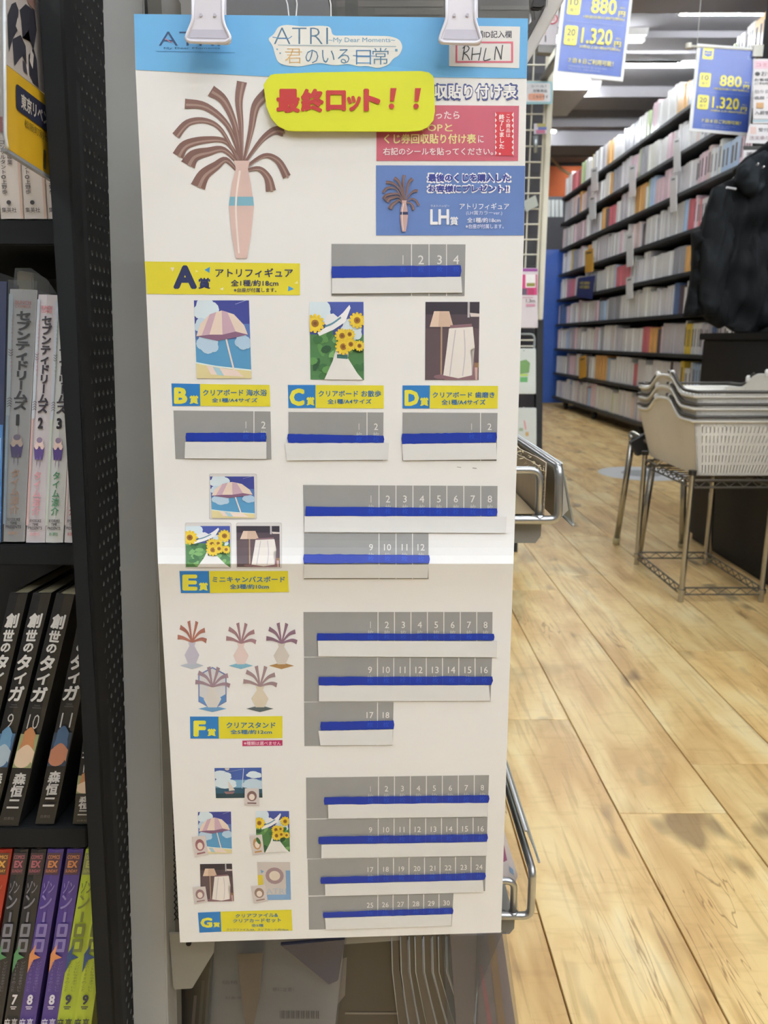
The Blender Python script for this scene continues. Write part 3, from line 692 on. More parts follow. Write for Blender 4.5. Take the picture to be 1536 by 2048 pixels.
# ------------------------------------------------------------------ basket stand, baskets, folding stool
chrome = M('chrome', 'b4b0a8', .25, .9, var=.15)
bx0, bx1, by0, by1, zt = .972, 1.222, 2.29, 2.70, .395
st = thing('basket_stand', 'chrome wire stand holding the stacked white baskets', 'stand', ((bx0+bx1)/2, (by0+by1)/2, 0))
cor = [(bx0, by0), (bx0, by1), (bx1, by1), (bx1, by0)]
for (x, y) in cor:
    l = G().tube([(x, y, 0), (x, y, zt+.015)], .0085, 12).obj('leg', chrome, st, smooth=False)
    G().tube([(x, y, .028), (x, y, .042)], .0125, 12).obj('foot_nut', chrome, l)
    G().tube([(x, y, zt+.008), (x, y, zt+.022)], .012, 12).obj('top_cap', M('dark_steel', '3c3a38', .4, .6), l)
def wire_frame(z, name, inner):
    g = G()
    for k in range(4):
        (x, y), (u, v) = cor[k], cor[(k+1) % 4]
        for dz in (-.011, .011): g.tube([(x, y, z+dz), (u, v, z+dz)], .0028, 6)
        n = int(math.hypot(u-x, v-y)/.022)
        pts = [(x+(u-x)*i/n, y+(v-y)*i/n, z+(.009 if i % 2 else -.009)) for i in range(n+1)]
        g.tube(pts, .0016, 5)
    g.obj(name, M('stand_wire', '6a6660', .4, .6), st)
wire_frame(zt-.02, 'upper_frame', True); wire_frame(.035, 'lower_frame', False)
for i in range(1, 10): G().tube([(bx0, by0+(by1-by0)*i/10, zt-.02), (bx1, by0+(by1-by0)*i/10, zt-.02)], .0022, 5).obj('shelf_wire', M('stand_wire'), st)
bk_m = M('basket_plastic', 'ece6da', .45, var=.04); bk_w = M('basket_white', 'f0eee8', .4); hd_m = M('handle_grey', '45423e', .5); kn_m = M('knob_white', 'e6e4e0', .4)
def make_basket(z0, label, hh=.168):
    xa, xb, ya, yb = .99, 1.215, 2.30, 2.70; xA, xB, yA, yB = .952, 1.262, 2.262, 2.745
    t = thing('shopping_basket', label, 'basket', ((xa+xb)/2, (ya+yb)/2, z0), 'stacked white shopping baskets')
    def rimz(k): return z0+hh+.050*math.exp(-((k-.5)/.22)**4)      # the long sides arch up in the middle
    n = 20
    def ring(f, top=True):
        pts = []
        lerp = lambda a, b: a+(b-a)*f
        X0_, X1_, Y0_, Y1_ = lerp(xa, xA), lerp(xb, xB), lerp(ya, yA), lerp(yb, yB)
        for i in range(n): pts.append((X0_, Y0_+(Y1_-Y0_)*i/n, lerp(z0, rimz(i/n))))
        for i in range(n): pts.append((X0_+(X1_-X0_)*i/n, Y1_, lerp(z0, rimz(1))))
        for i in range(n): pts.append((X1_, Y1_+(Y0_-Y1_)*i/n, lerp(z0, rimz(1-i/n))))
        for i in range(n): pts.append((X1_+(X0_-X1_)*i/n, Y0_, lerp(z0, rimz(0))))
        return pts
    def rc(P):   # soften the four vertical corners
        r = []
        for (x, y, z) in P:
            r.append((x, y, z))
        return r
    lo, hi = ring(0), ring(1); m = len(lo)
    # body: long-side walls and floor are solid, short ends are latticed
    g = G(); th = .003
    for a in (range(0, n), range(2*n, 3*n)):
        for i in a:
            j = (i+1) % m; nx = -1 if i < n else 1
            q = [lo[i], lo[j], hi[j], hi[i]]; g.prism(q, (-nx*th, 0, 0))
    g.box((xa, ya, z0), (xb, yb, z0+.003))
    g.obj('body', bk_m, t, smooth=False)
    for sd, (y_lo, y_hi) in (('f', (ya, yA)), ('b', (yb, yB))):
        g = G()
        def pt(u, v): return np.array((xa+(xb-xa)*u+(xA-xa)*(1-u)*v+(xB-xb)*u*v, y_lo+(y_hi-y_lo)*v, z0+hh*v))
        def bar(u0, u1, v0, v1, th=.003):
            g.prism([pt(u0, v0), pt(u1, v0), pt(u1, v1), pt(u0, v1)], (0, th if sd == 'f' else -th, 0))
        for i in range(25): bar(i/25+.0, i/25+.026, 0, 1)
        for v0, v1 in ((0, .05), (.20, .25), (.38, .43), (.56, .61), (.74, .79), (.90, 1.0)): bar(0, 1, v0, v1, .004)
        bar(0, .05, 0, 1, .004); bar(.95, 1, 0, 1, .004)
        g.obj('lattice_end', bk_w, t)
    rim = [(x-(.004 if i < n else 0)+(.004 if 2*n <= i < 3*n else 0), y, z) for i, (x, y, z) in enumerate(hi)]
    g = G(); g.tube(rim, .0055, 8, close=True); g.obj('rim', bk_w, t, smooth=True)
    g = G()
    hnd = [(x-(.004 if x < 1.1 else -.004), y-(.010 if y < 2.4 else 0), z+.0135) for (x, y, z) in hi]
    for seg in (hnd[4:8][::-1], hnd[11:21]): pass
    near_h = [hnd[i] for i in range(9, -1, -1)] + [hnd[i] for i in range(4*n-1, 3*n-1, -1)] + [hnd[i] for i in range(3*n-1, 3*n-10, -1)]
    far_h = [hnd[i] for i in range(13, 3*n-12)]
    h1 = G().tube(near_h, .0052, 8).obj('handle', hd_m, t, smooth=True); h2 = G().tube(far_h, .0042, 8).obj('handle', hd_m, t, smooth=True)
    for i in (8, 13, 3*n-9, 3*n-14):
        x, y, z = hi[i]; G().tube([(x-.002, y, z-.002), (x-.002, y, z+.015), (x-.002, y, z+.021)], [.007, .008, .004], 10).obj('knob', kn_m, t, smooth=True)
    return t
for i, l in enumerate(('lowest of the three stacked white shopping baskets', 'middle one of the three stacked white shopping baskets', 'topmost of the three stacked white shopping baskets')):
    make_basket(zt+.004+.036*i, l)
# folding stool/cart behind the basket stand with bent chrome tube frame
cs = thing('folding_trestle', 'chrome folding trestle with pale rubber feet behind the basket stand', 'trestle', (1.0, 2.9, 0))
FP = ZPlane(.0)
def foot(x, y): return FP.map([x], [y])[0]
f1, f2, f3, f4 = foot(1232, 1088), foot(1277, 1118), foot(1363, 1094), foot(1417, 1126)
def topat(x, y, Y): return YPlane(Y).map([x], [y])[0]
t1, t2, t3, t4 = topat(1264, 882, 2.85), topat(1306, 926, 2.74), topat(1368, 962, 2.84), topat(1424, 985, 2.76)
for k, (a, b) in enumerate(((f1, t1), (f2, t2), (f3, t3), (f4, t4))):
    l = G().tube([a, b], .011, 12).obj('leg', chrome, cs, smooth=True)
    G().tube([a, tuple(np.array(a)+(np.array(b)-np.array(a))*.07)], .014, 12).obj('rubber_foot', M('rubber_beige', 'b8ac84', .7), l, smooth=True)
u = topat(1285, 872, 2.9); u2 = topat(1330, 905, 2.72)
G().tube(rounded([t1, tuple(np.array(t1)+np.array((.0, .02, .03))), u2, t2], .03), .011, 12).obj('top_tube', chrome, cs, smooth=True)
q = YPlane(2.8).map([1262, 1290, 1300, 1275], [885, 868, 905, 912]); G().prism(list(q), (0, .03, 0)).obj('seat_pad', M('black_pad', '1e1e20', .6), cs)
# floor sticker
c_ = ZPlane(.0).map([1283], [947])[0]; disc(c_, .27, .0, .0012, 28)
fsk = thing('floor_sticker', 'round white and grey sticker on the wooden floor behind the baskets', 'sticker', (c_[0], c_[1], 0))
disc(c_, .26, .0002, .0012, 30).obj('disc', M('sticker_white', 'd4d6d8', .5), fsk)
disc(c_, .12, .0012, .0016, 24).obj('centre_mark', M('sticker_grey', 'a0a4a6', .5), fsk)
# ================================================================== NEAR LEFT BOOKCASE
BK = Plane(.56, .08)
bc = thing('manga_bookcase', 'black metal bookcase at the left edge with a perforated side panel', 'bookcase', tuple(BK.map([60], [2300])[0]))
fr_m = M('bookcase_frame', '17191b', .6, var=.08, spec=.22)
FR = Plane(.535, .08)
slab('frame_post', [(70, -110), (116, -110), (122, 0), (150, 520), (178, 1140), (209, 1640), (230, 2048), (240, 2260), (206, 2260), (194, 2048), (173, 1640), (147, 1140), (109, 520), (76, 0)], FR, .027, fr_m, bc, bevel=.001)
for i, (a, b) in enumerate(((440, 490), (1089, 1131), (1656, 1696), (2190, 2235))):
    slab('shelf', [(-160, a), (172, a), (172, b), (-160, b)], Plane(.563, .08), .15, fr_m, bc, bevel=.0008)
slab('back_board', [(-160, -110), (180, -110), (225, 2260), (-160, 2260)], Plane(.72, .08), .004, M('bookcase_back', '121314', .7), bc)
# perforated side panel: real holes
XP = -.1962
dpt, y_b = .19, None
yA = lambda z: FR.Y0+(z-FR.Z0)*.08+.006
zlo, zhi = .12, 1.14
g = G(); ph, pw = .0098, .0094; r = .0020; nrow = int((zhi-zlo)/ph); ncol = int(dpt/pw)
cid = {}
def vtx(i, j):
    k = (i, j)
    if k not in cid:
        z = zlo+ph*j/2; y = yA(z)+pw*i/2; g.V.append((XP, y, z)); cid[k] = len(g.V)-1
    return cid[k]
for j in range(nrow):
    for i in range(ncol):
        # every cell holds one hole; alternate rows shifted half a pitch
        sft = 1 if j % 2 else 0
        c4 = [vtx(2*i+sft, 2*j), vtx(2*i+2+sft, 2*j), vtx(2*i+2+sft, 2*j+2), vtx(2*i+sft, 2*j+2)]
        z = zlo+ph*(j+.5); y = yA(z)+pw*(i+.5+sft/2)
        hv = []
        for a in range(8):
            q = math.pi/4*a-3*math.pi/4; g.V.append((XP, y+r*math.cos(q), z+r*math.sin(q))); hv.append(len(g.V)-1)
        for s in range(4):
            a, b = c4[s], c4[(s+1) % 4]; h = hv[2*s:2*s+3] if s < 3 else [hv[6], hv[7], hv[0]]
            g.F += [(a, h[0], h[1]), (a, h[1], b), (b, h[1], h[2])]
sp_ = obj('perforated_sheet', g.V, g.F, M('perforated_black', '0a0b0c', .6, var=.1, spec=.2), bc, recalc=False)
so = sp_.modifiers.new('thickness', 'SOLIDIFY'); so.thickness = .0012; so.offset = 1; so.material_offset_rim = 1
sp_.data.materials.append(M('lit_hole_edge', '565654', .4, .2))  # hole walls paler than the sheet: caught light put into the colour
G().prism([(XP-.001, yA(zlo)-.006, zlo), (XP-.001, yA(zlo)+.010, zlo), (XP-.001, yA(zhi)+.010, zhi), (XP-.001, yA(zhi)-.006, zhi)], (.0022, 0, 0)).obj('panel_flange', M('perforated_black'), bc)

# ---- books: case (front spine + two boards), page block, spine lettering
SPB = Plane(.566, .08)
def spine_book(label, TL, TR, BR, BL, col, draw, lam=.566, depth=.11, pages='cfc6ae', sleeve=False, k=1., group=None):
    S = Plane(lam, .08); q = [TL, TR, BR, BL]
    P = S.map([p[0] for p in q], [p[1] for p in q]); tl, tr, br, bl = P
    t = thing('manga_book', label, 'book', tuple((bl+br)/2), group)
    n = S.n; ex = (tr-tl)/np.linalg.norm(tr-tl); up = (tl-bl)/np.linalg.norm(tl-bl); m_ = M('cover_%s' % col, col, .45, coat=.2, var=.05, k=k)
    g = G(); th = .0007
    mid = [tl, tl+(tr-tl)*.5-n*.0008, tr, br, bl+(br-bl)*.5-n*.0008, bl]
    g.prism([tl, tl+(tr-tl)*.5-n*.0012, tr, br, bl+(br-bl)*.5-n*.0012, bl], n*.0016)
    for a, b, s in ((tl, bl, 1), (tr, br, -1)):
        g.prism([a, b, b+n*depth, a+n*depth], ex*th*s)
    g.obj('cover', m_, t)
    o4 = up*.0015; i_ = ex*th*1.2
    G().prism([tl-o4+i_+n*.002, tr-o4-i_+n*.002, br+o4-i_+n*.002, bl+o4+i_+n*.002], n*(depth-.004)).obj('page_block', M('pages_'+pages, pages, .8), t)
    wp = lambda x, y: quadpoint(q, x, y)
    ik = Ink(k=k, warp=wp); draw(ik)
    if ik.P: ik.lay('spine_lettering', S, t, off=.0014, mat=PRS)
    if sleeve:
        e = ex*.0006; u_ = up*.006
        g = G(); g.prism([tl-e+u_-n*.0022, tr+e+u_-n*.0022, br+e-n*.0022, bl-e-n*.0022], n*.0002); g.obj('clear_sleeve', CLEAR, t)
    return t
def dr_top(ik):
    ik.rect(.06, .60, .9, .66, 'a03038'); ik.vtext('コンサルタント◎上野歩', (.14, .69, .40, .905), '4a4548', .012); ik.vtext('結束・職業', (.44, .68, .68, .79), '5a5052', .01)
    ik.ell(.42, .937, .10, .009, '3c383c'); ik.text('集英社', (.10, .957, .74, .976), '3c383c', .01)
    ik.rect(.9, 0, 1, 1, 'cdb4a8')
# upper row: bottoms at y=438
def upright(xl, xr, yb=438, top=-70, tilt=.058): return (xl-(yb-top)*tilt, top), (xr-(yb-top)*tilt, top), (xr, yb), (xl, yb)
for i, (a, b, l) in enumerate(((-42, 0, 'white paperback at the very left edge of the upper left shelf'), (2, 48, 'white paperback with black spine lettering, left one under the yellow card'), (49, 95, 'white paperback with black spine lettering, right one under the yellow card'), (96, 142, 'pale paperback half hidden by the bookcase frame on the upper left shelf'))):
    TL, TR, BR, BL = upright(a, b); spine_book(l, TL, TR, BR, BL, 'd6cfcb', dr_top)
# second row
def dr_seven(num, colr, logo, skin):
    def d(ik):
        ik.rect(0, .02, .16, .5, 'c4ccd8'); ik.rect(.0, .5, .12, .93, {'1': 'a8bcd4', '2': 'd0b0b0', '3': 'c8d4c8', '4': 'd8c8c8'}[num])
        ik.text('BUNCH', (.24, .045, .82, .06), logo, .03); ik.text('COMICS', (.24, .062, .82, .074), logo, .03)
        ik.vtext('SEVENTY DREAMS'[:14], (.10, .10, .22, .33), logo, 0)
        ik.vtext('セブンティドリームズ', (.30, .085, .86, .478), '3a3640', .035, 1.05)
        for k, yy in enumerate((.245, .255, .265)): ik.stroke([(.04, yy-.006), (.13, yy), (.22, yy-.006)], .003, '6a646c', smooth=False)
        for k, yy in enumerate((.43, .44, .45, .46)): ik.stroke([(.04, yy+.006), (.14, yy), (.24, yy+.006)], .003, '6a646c', smooth=False)
        ik.text(num, (.36, .495, .64, .54), '2c2830', .05)
        # little print: plain generic doodle of a bundle, no figure
        ik.ell(.5, .592, .20, .020, skin, 16); ik.ell(.5, .586, .16, .012, '8a7c98', 12); ik.poly([(.22, .615), (.78, .615), (.70, .665), (.30, .665)], '5a4888'); ik.ell(.36, .612, .10, .012, skin); ik.ell(.66, .612, .10, .012, skin)
        ik.stroke([(.40, .667), (.42, .685)], .04, '8a7c98'); ik.stroke([(.60, .667), (.56, .685)], .04, '8a7c98')
        ik.vtext('タイム涼介', (.28, .71, .72, .89), colr, .018, 1.0)
        ik.text('RYOSUKE', (.2, .905, .8, .917), '5a545c', .03); ik.text('TIME', (.34, .92, .66, .931), '5a545c', .03); ik.text('PRESENTS', (.14, .934, .86, .946), '5a545c', .03)
        ik.text('新潮社', (.25, .957, .75, .971), colr, .01)
    return d
spine_book('navy spine at the left edge beside the three white numbered volumes', (-32, 563), (14, 563), (3, 1084), (-40, 1084), '343c58', lambda ik: (ik.rect(0, .55, 1, 1, '4a78b0'), ik.rect(.55, .6, .9, .72, 'c8d4e4'), ik.rect(.3, .83, .8, .85, 'b05848')), sleeve=False)
spine_book('white volume marked 1 in a loose clear sleeve, on the middle left shelf', (20, 578), (75, 580), (49, 1083), (7, 1083), 'c6c2c6', dr_seven('1', 'd0a48c', 'd09090', 'e4c8bc'), sleeve=True)
spine_book('white volume marked 2 with pink author name, middle left shelf', (77, 589), (114, 590), (90, 1085), (52, 1085), 'c9c4c9', dr_seven('2', 'd898a4', 'cc7884', 'e8d0cc'))
spine_book('white volume marked 3 on the middle left shelf', (113, 592), (152, 592), (126, 1085), (91, 1085), 'cacccb', dr_seven('3', '4c8c64', '80a890', 'e8ccc4'))
spine_book('white volume mostly hidden by the black frame, with red small print', (153, 592), (181, 592), (158, 1085), (129, 1085), 'cdc9ca', dr_seven('4', 'c85858', 'c88080', 'e8ccc4'))
tag(slab('packet_of_slips', [(33, 540), (66, 545), (66, 600), (33, 600)], Plane(.585, .08), .03, M('tan_slips', '8c8068', .7), bevel=.001), 'tan paper bundle standing behind the volume marked 1', 'paper')
bg_ = thing('clear_wrap', 'loose clear plastic wrap standing above the numbered volumes', 'wrap', tuple(Plane(.57, .08).map([75], [585])[0]))
slab('film', [(30, 536), (62, 536), (95, 560), (114, 588), (76, 588), (72, 578), (26, 576)], Plane(.568, .08), .0004, CLEARB, bg_)
# third row, black volumes leaning right
def dr_taiga(num, pic):
    def d(ik):
        W = 'c8c6c4'
        for ch, a, b, x0, x1 in (('創', .085, .148, .16, .86), ('世', .155, .205, .20, .82), ('の', .212, .252, .24, .78), ('タ', .262, .330, .10, .84), ('イ', .338, .388, .14, .78), ('ガ', .396, .462, .08, .86)):
            ik.text(ch, (x0, a, x1, b), W, .045)
        ik.text('TAIGA', (.34, .474, .66, .48), '6a6668', 0); ik.text('THE BEGINNING', (.26, .484, .74, .49), '6a6668', 0)
        ik.text(num, (.24 if len(num) > 1 else .32, .515, .80 if len(num) > 1 else .66, .578), 'b4b2b0', -.012)
        cols = {'b': ('3c5c7c', '6088a8', '9cacb8'), 'o': ('8c9068', 'b07850', 'd0b8a0'), 'r': ('28384c', '3c5878', 'a87058')}[pic]
        ik.rect(.02, .60, .98, .745, cols[0]); ik.ell(.5, .655, .36, .045, cols[1], 16); ik.ell(.45, .715, .42, .030, cols[2], 16); ik.stroke([(.05, .70), (.5, .67), (.95, .70)], .05, cols[2]); ik.stroke([(.2, .62), (.5, .60), (.8, .63)], .06, cols[1])
        ik.rect(.02, .746, .98, .80, '1c1b1c')
        ik.vtext('森恒二', (.22, .765, .86, .925), 'b8b6b4', .035, .98); ik.text('白泉社', (.25, .955, .75, .968), '6c6868', 0)
    return d
bk3 = dict(depth=.11, pages='8c8468')
spine_book('black volume at the left frame edge, left of the one marked 9', (20, 1186), (56, 1186), (-54, 1651), (-88, 1651), '1d1d1f', dr_taiga('8', 'b'), **bk3)
spine_book('leaning black volume marked 9 with a bluish picture', (66, 1186), (103, 1186), (-12, 1651), (-46, 1651), '1e1e20', dr_taiga('9', 'b'), **bk3)
spine_book('leaning black volume marked 10 with an orange brown picture', (113, 1186), (149, 1190), (36, 1652), (-4, 1652), '1f1f20', dr_taiga('10', 'o'), lam=.564, **bk3)
spine_book('leaning black volume marked 11 with a dark haired red picture', (168, 1186), (206, 1186), (108, 1648), (70, 1648), '1d1d1f', dr_taiga('11', 'r'), **bk3)
spine_book('black volume right of the one marked 11, mostly behind the frame', (176, 1400), (214, 1400), (184, 1648), (145, 1648), '1e1e1f', dr_taiga('12', 'o'), **bk3)
# fourth row, leaning volumes
def dr_zom(body, head, letter, num, acc, auth, tcol='b8b0c8'):
    def d(ik):
        ik.rect(.06, .012, .92, .105, head[0]); ik.text('COMICS', (.12, .022, .86, .038), head[1], .02); ik.text('EX', (.2, .045, .8, .075), head[1], .05); ik.text('SUNDAY', (.12, .082, .86, .095), head[1], .02)
        ik.text('ゾン', ((.16, .13), (.84, .13), (.80, .185), (.12, .185)), tcol, .02); ik.text('ン', (.14, .19, .80, .25), tcol, .02)
        ik.text('1', (.36, .262, .64, .305), tcol, .03)
        for a, b in ((.312, .368), (.376, .432)):
            ik.poly(round_poly(R4(.16, a, .80, b), .16), tcol); ik.poly(round_poly(R4(.34, a+.013, .62, b-.013), .07), body)
        ik.poly([(.0, .44), (.3, .40), (.28, .44), (.7, .455), (.3, .465), (.05, .52)], acc)
        ik.vtext('ゾンビになるまでにし', (.50, .47, .86, .60), tcol, .0, .9); ik.vtext('たい100のこと', (.10, .47, .42, .60), tcol, .0, .9)
        ik.text(num, (.32, .612, .66, .655), letter, .04); ik.rect(.3, .662, .7, .666, letter); ik.rect(.36, .670, .64, .674, letter)
        ik.vtext('高田康太郎', (.50, .71, .92, .95), auth, .01); ik.vtext('麻生羽呂', (.04, .71, .46, .92), auth, .01)
    return d
def z4(label, tl, tr, sl, w, col, d, k=1.):
    bl = tl-sl*470; spine_book(label, (tl, 1698), (tr, 1698), (bl+w, 2168), (bl, 2168), col, d, depth=.10, k=k)
z4('red volume at the far left of the lowest shelf', -12, 25, .165, 34, '9c2c20', dr_zom('9c2c20', ('5c3828', 'c89848'), 'd8d0c8', '6', '5c2018', 'd8d0c8', 'b46040'))
z4('black volume of the lowest shelf, right of the red one', 29, 57, .160, 31, '26262a', dr_zom('26262a', ('3a2830', '9c5864'), 'd0ccd0', '7', '4a8458', 'c8c4c8', '70707c'))
z4('second black volume, left of the two purple ones', 63, 93, .158, 31, '28282c', dr_zom('28282c', ('3a2830', '9c5864'), 'd4d0d4', '7', '4a8458', 'c8c4c8', '74747e'))
z4('left one of the two purple volumes marked 8', 96, 128, .168, 33, '4a3880', dr_zom('4a3880', ('4a3040', 'b87848'), 'd8d4e0', '8', 'd08858', 'd0cce0', '7c70a4'))
z4('right one of the two purple volumes marked 8', 135, 167, .153, 34, '4c3a84', dr_zom('4c3a84', ('4a3040', 'b87848'), 'd8d4e0', '8', 'd08858', 'd0cce0', '8074a8'))
z4('lime yellow volume marked 9 left of the frame', 172, 203, .172, 38, 'a8b838', dr_zom('a8b838', ('787c50', 'a8a860'), '2c3450', '9', '28487c', '303840', '6c7438'))
z4('lime yellow volume marked 9 cut off by the frame', 204, 233, .163, 38, 'aebc3a', dr_zom('aebc3a', ('787c50', 'a8a860'), '2c3450', '9', '28487c', '303840', '6c7438'))

# flag card (yellow) and picture placard, side-on, at the upper left
S_ = XPlane(-.2145)
yc = thing('price_card', 'yellow price flag card jutting out of the upper left shelf', 'card', tuple(S_.map([40], [322])[0]))
q = [(11, 128), (112, 207), (112, 360), (14, 296)]
slab('card', q, S_, .0012, M('yellow_card', 'c09818', .5, var=.03), yc)
slab('holder_strip', [(12, 296), (112, 359), (112, 366), (13, 303)], XPlane(-.2138), .003, M('strip_grey', '8c9098', .3, coat=.4), yc)
wp = lambda x, y: quadpoint([(11, 128), (97, 195), (97, 349), (14, 296)], x, y)
ik = Ink(warp=wp); ik.poly(round_poly(R4(.22, .14, 1.14, .46), .06), '22263c'); ik.text('東京リベンジャー', ((.34, .21), (1.36, .19), (1.36, .40), (.34, .40)), 'b8b0a4', .03)
ik.text('松阪町別セット', ((.42, .50), (1.2, .50), (1.2, .60), (.42, .60)), '6c5c20', .01); ik.text('198', ((.86, .72), (1.4, .74), (1.4, 1.0), (.86, .97)), '3c3418', .03)
ik.lay('card_lettering', S_, yc, off=.0004)
pc2 = thing('picture_placard', 'black and white picture placard above the yellow card', 'placard', tuple(S_.map([40], [165])[0]))
slab('board', [(6, -60), (110, -60), (110, 200), (82, 182), (11, 127)], XPlane(-.2152), .0012, M('placard_board', 'b0a8a4', .5), pc2)
wp = lambda x, y: (x, y)
ik = Ink(warp=wp); Dk = '2a2a34'
# plain drapery-like dark shapes on a pale ground
ik.poly([(14, 30), (22, 8), (30, 4), (36, 20), (34, 60), (24, 78), (17, 104), (15, 70)], Dk); ik.poly([(24, 78), (40, 70), (50, 92), (52, 130), (44, 112), (38, 118), (28, 132), (26, 104)], Dk)
ik.poly([(38, 20), (50, 8), (68, 22), (72, 60), (66, 100), (60, 84), (56, 60), (44, 76), (42, 40)], Dk); ik.poly([(56, 110), (66, 96), (72, 120), (76, 176), (66, 166), (58, 150)], Dk)
ik.poly([(52, 0), (70, 0), (68, 20), (58, 10)], '8a6c64'); ik.poly([(34, 34), (40, 60), (36, 66), (30, 52)], 'b8b0ac'); ik.poly([(60, 96), (66, 110), (64, 138), (58, 122)], 'c0b8b4'); ik.poly([(44, 120), (50, 128), (54, 150), (46, 142)], '3c3a44')
ik.lay('picture', XPlane(-.2152), pc2, off=.0004)
hr = thing('clear_holder', 'clear plastic holder edge at the left frame edge', 'holder', tuple(S_.map([6], [300])[0]))
q = XPlane(-.2133).map([8, 8.5, 10, 13, 15], [-40, 100, 270, 290, 297]); G().tube(q, .0012, 8).obj('rod', M('clear_rod', 'c8ccd0', .15, coat=.8), hr, smooth=True)
slab('sheet', [(-2, -60), (9, -60), (10, 290), (2, 300)], XPlane(-.2133), .001, CLEARB, hr)

# ================================================================== DISPLAY RACK BEHIND THE POSTER
PO = Plane(.60, .13)
EY = .60
EP = YPlane(EY)
grey = M('rack_grey', '9a9a97', .42, var=.04, coat=.1); rk = thing('display_rack', 'grey metal shop rack carrying the poster on its end', 'rack', (0.0, .8, 0))
slab('end_post', [(198, -120), (285, -120), (288, 0), (306, 760), (336, 2048), (342, 2300), (270, 2300), (265, 2048), (237, 1100), (218, 520), (202, 0)], PO, .03, grey, rk, bevel=.0012)
PO2 = Plane(.632, .13)
slab('slotted_upright', [(300, -100), (322, -100), (352, 2048), (354, 2300), (330, 2300)], PO2, .02, M('slot_grey', '6c6a66', .45), rk)
for k in range(14):
    y = 1100+k*72; x = 334+(y-1100)*.0125
    slab('slot', [(x, y), (x+6, y), (x+6.5, y+34), (x+.5, y+34)], PO2, .002, M('slot_black', '141312', .8), rk, off=.0012)
# twisted wire edge beside the post
q = []
for k in range(56): q.append((341+(y:=1180+k*12)*.0+ (k % 2)*9 + (1180+k*12-1180)*.012, 1180+k*12))
g = G(); g.tube(Plane(.618, .13).map([p[0] for p in q], [p[1] for p in q]), .0006, 5); g.tube(Plane(.6175, .13).map([691-p[0]+(p[1]-1180)*.024 for p in q], [p[1] for p in q]), .0006, 5); g.obj('wire_lacing', M('dark_wire', '2c2b2a', .4, .5), rk)
RX = .150
steel = M('tube_steel', 'b0b2b4', .28, .85, var=.08); platem = M('plate_grey', '84827e', .42, var=.03)
def level(yp_lo, x_r, yp_top, xs_in, ys_in, ys_lo, xo, yo_top, nm):
    z_hi = EP.map([0], [yp_top])[0][2]; z_lo = EP.map([0], [yp_lo])[0][2]; xr = EP.map([x_r], [yp_top])[0][0]
    xl = -.155
    pts = [(xl, z_hi), (xr, z_hi), (xr, z_lo+.006), (xr-.004, z_lo), (xr-.02, z_lo), (xl+.12, z_lo-.012), (xl+.03, z_lo-.05), (xl, z_lo-.05)]
    G().prism([(x, EY, z) for x, z in pts], (0, .0022, 0)).obj('shelf_bracket', platem, rk)
    G().prism([(x, EY+.88, z) for x, z in pts], (0, .0022, 0)).obj('shelf_bracket', platem, rk)
    G().box((xl, EY+.003, z_hi-.004), (xr-.002, EY+.878, z_hi-.001)).obj('shelf_plate', platem, rk, bevel=.0006)
    # end rail: inner loop, lower bar and outer hoop
    r = .0031
    a, b = EP.map([xs_in], [ys_in])[0], EP.map([xs_in-2], [ys_lo])[0]
    lo = EP.map([xo[1]], [ys_lo])[0]; to = EP.map([xo[0]], [yo_top])[0]
    y0 = EY-.006
    inner = rounded([(xl+.02, y0, a[2]), (a[0], y0, a[2]), (b[0], y0, b[2])], .008)
    G().tube(inner, r, 14).obj('rail_loop', steel, rk, smooth=True)
    outer = rounded([(xl+.02, y0-.001, b[2]), (lo[0], y0-.001, b[2]), (to[0], y0-.001, to[2]), (to[0], y0+.87, to[2]), (lo[0], y0+.87, b[2])], .0075)
    G().tube(outer, r*1.12, 14).obj('front_rail', steel, rk, smooth=True)
    w_ = G().tube([(b[0], y0, b[2]-.002), (b[0], y0, b[2]+.004)], .0042, 12).obj('weld', steel, rk, smooth=True)
    G().tube([(xl+.03, y0+.003, b[2]+.001), (xr-.01, y0+.003, b[2]+.001)], .0018, 8).obj('lower_bar', steel, rk, smooth=True)
    return z_hi, z_lo, xr, to, b
zU = level(1086, 1083, 1044, 1076, 938, 1036, (1114, 1112), 934, 'upper')
zL = level(1868, 1030, 1824, 1026, 1752, 1820, (1062, 1058), 1732, 'lower')
G().box((-.16, EY+.02, .02), (-.15, EY+.90, 1.06)).obj('back_panel', M('rack_back', '58554f', .6), rk)
G().box((-.16, EY+.03, .0), (.15, EY+.90, .04)).obj('base', platem, rk)
# price strips on the front rails
def strip(z_top, z_bot, xt, xb, name, label, yr0):
    t = thing('price_strip', label, 'price strip', (xt, EY+.4, z_bot))
    G().prism([(xt, yr0, z_top), (xt+.0012, yr0, z_top), (xb+.0012, yr0, z_bot), (xb, yr0, z_bot)], (0, .80, 0)).obj('strip', clear_material('strip_clear', 'e4e8e6', .35, .1) if 'strip_clear' not in MATS else MATS['strip_clear'], t)
    G().tube([(xt, yr0, z_top), (xt, yr0+.8, z_top)], .0016, 8).obj('upper_bead', M('bead_white', 'c8ccd0', .25, coat=.6), t, smooth=True)
    G().tube([(xb, yr0, z_bot), (xb, yr0+.8, z_bot)], .0012, 8).obj('lower_bead', M('bead_white'), t, smooth=True)
    return t
a = EP.map([1122, 1146], [928, 1050])
strip(a[0][2], a[1][2], a[0][0], a[1][0], 'u', 'clear price strip along the upper front rail of the grey rack', EY)
G().prism([(a[0][0]-.003, EY+.001, a[0][2]), (a[0][0]+.0005, EY+.001, a[0][2]), ((a[0][0]+a[1][0])/2+.002, EY+.001, a[1][2]+.012), (a[0][0]+.0, EY+.001, a[1][2]+.003)], (0, .78, 0)).obj('card_insert', M('card_insert', 'a8a49c', .5), bpy.data.objects['price_strip'])
a = EP.map([1068, 1074], [1700, 1780])
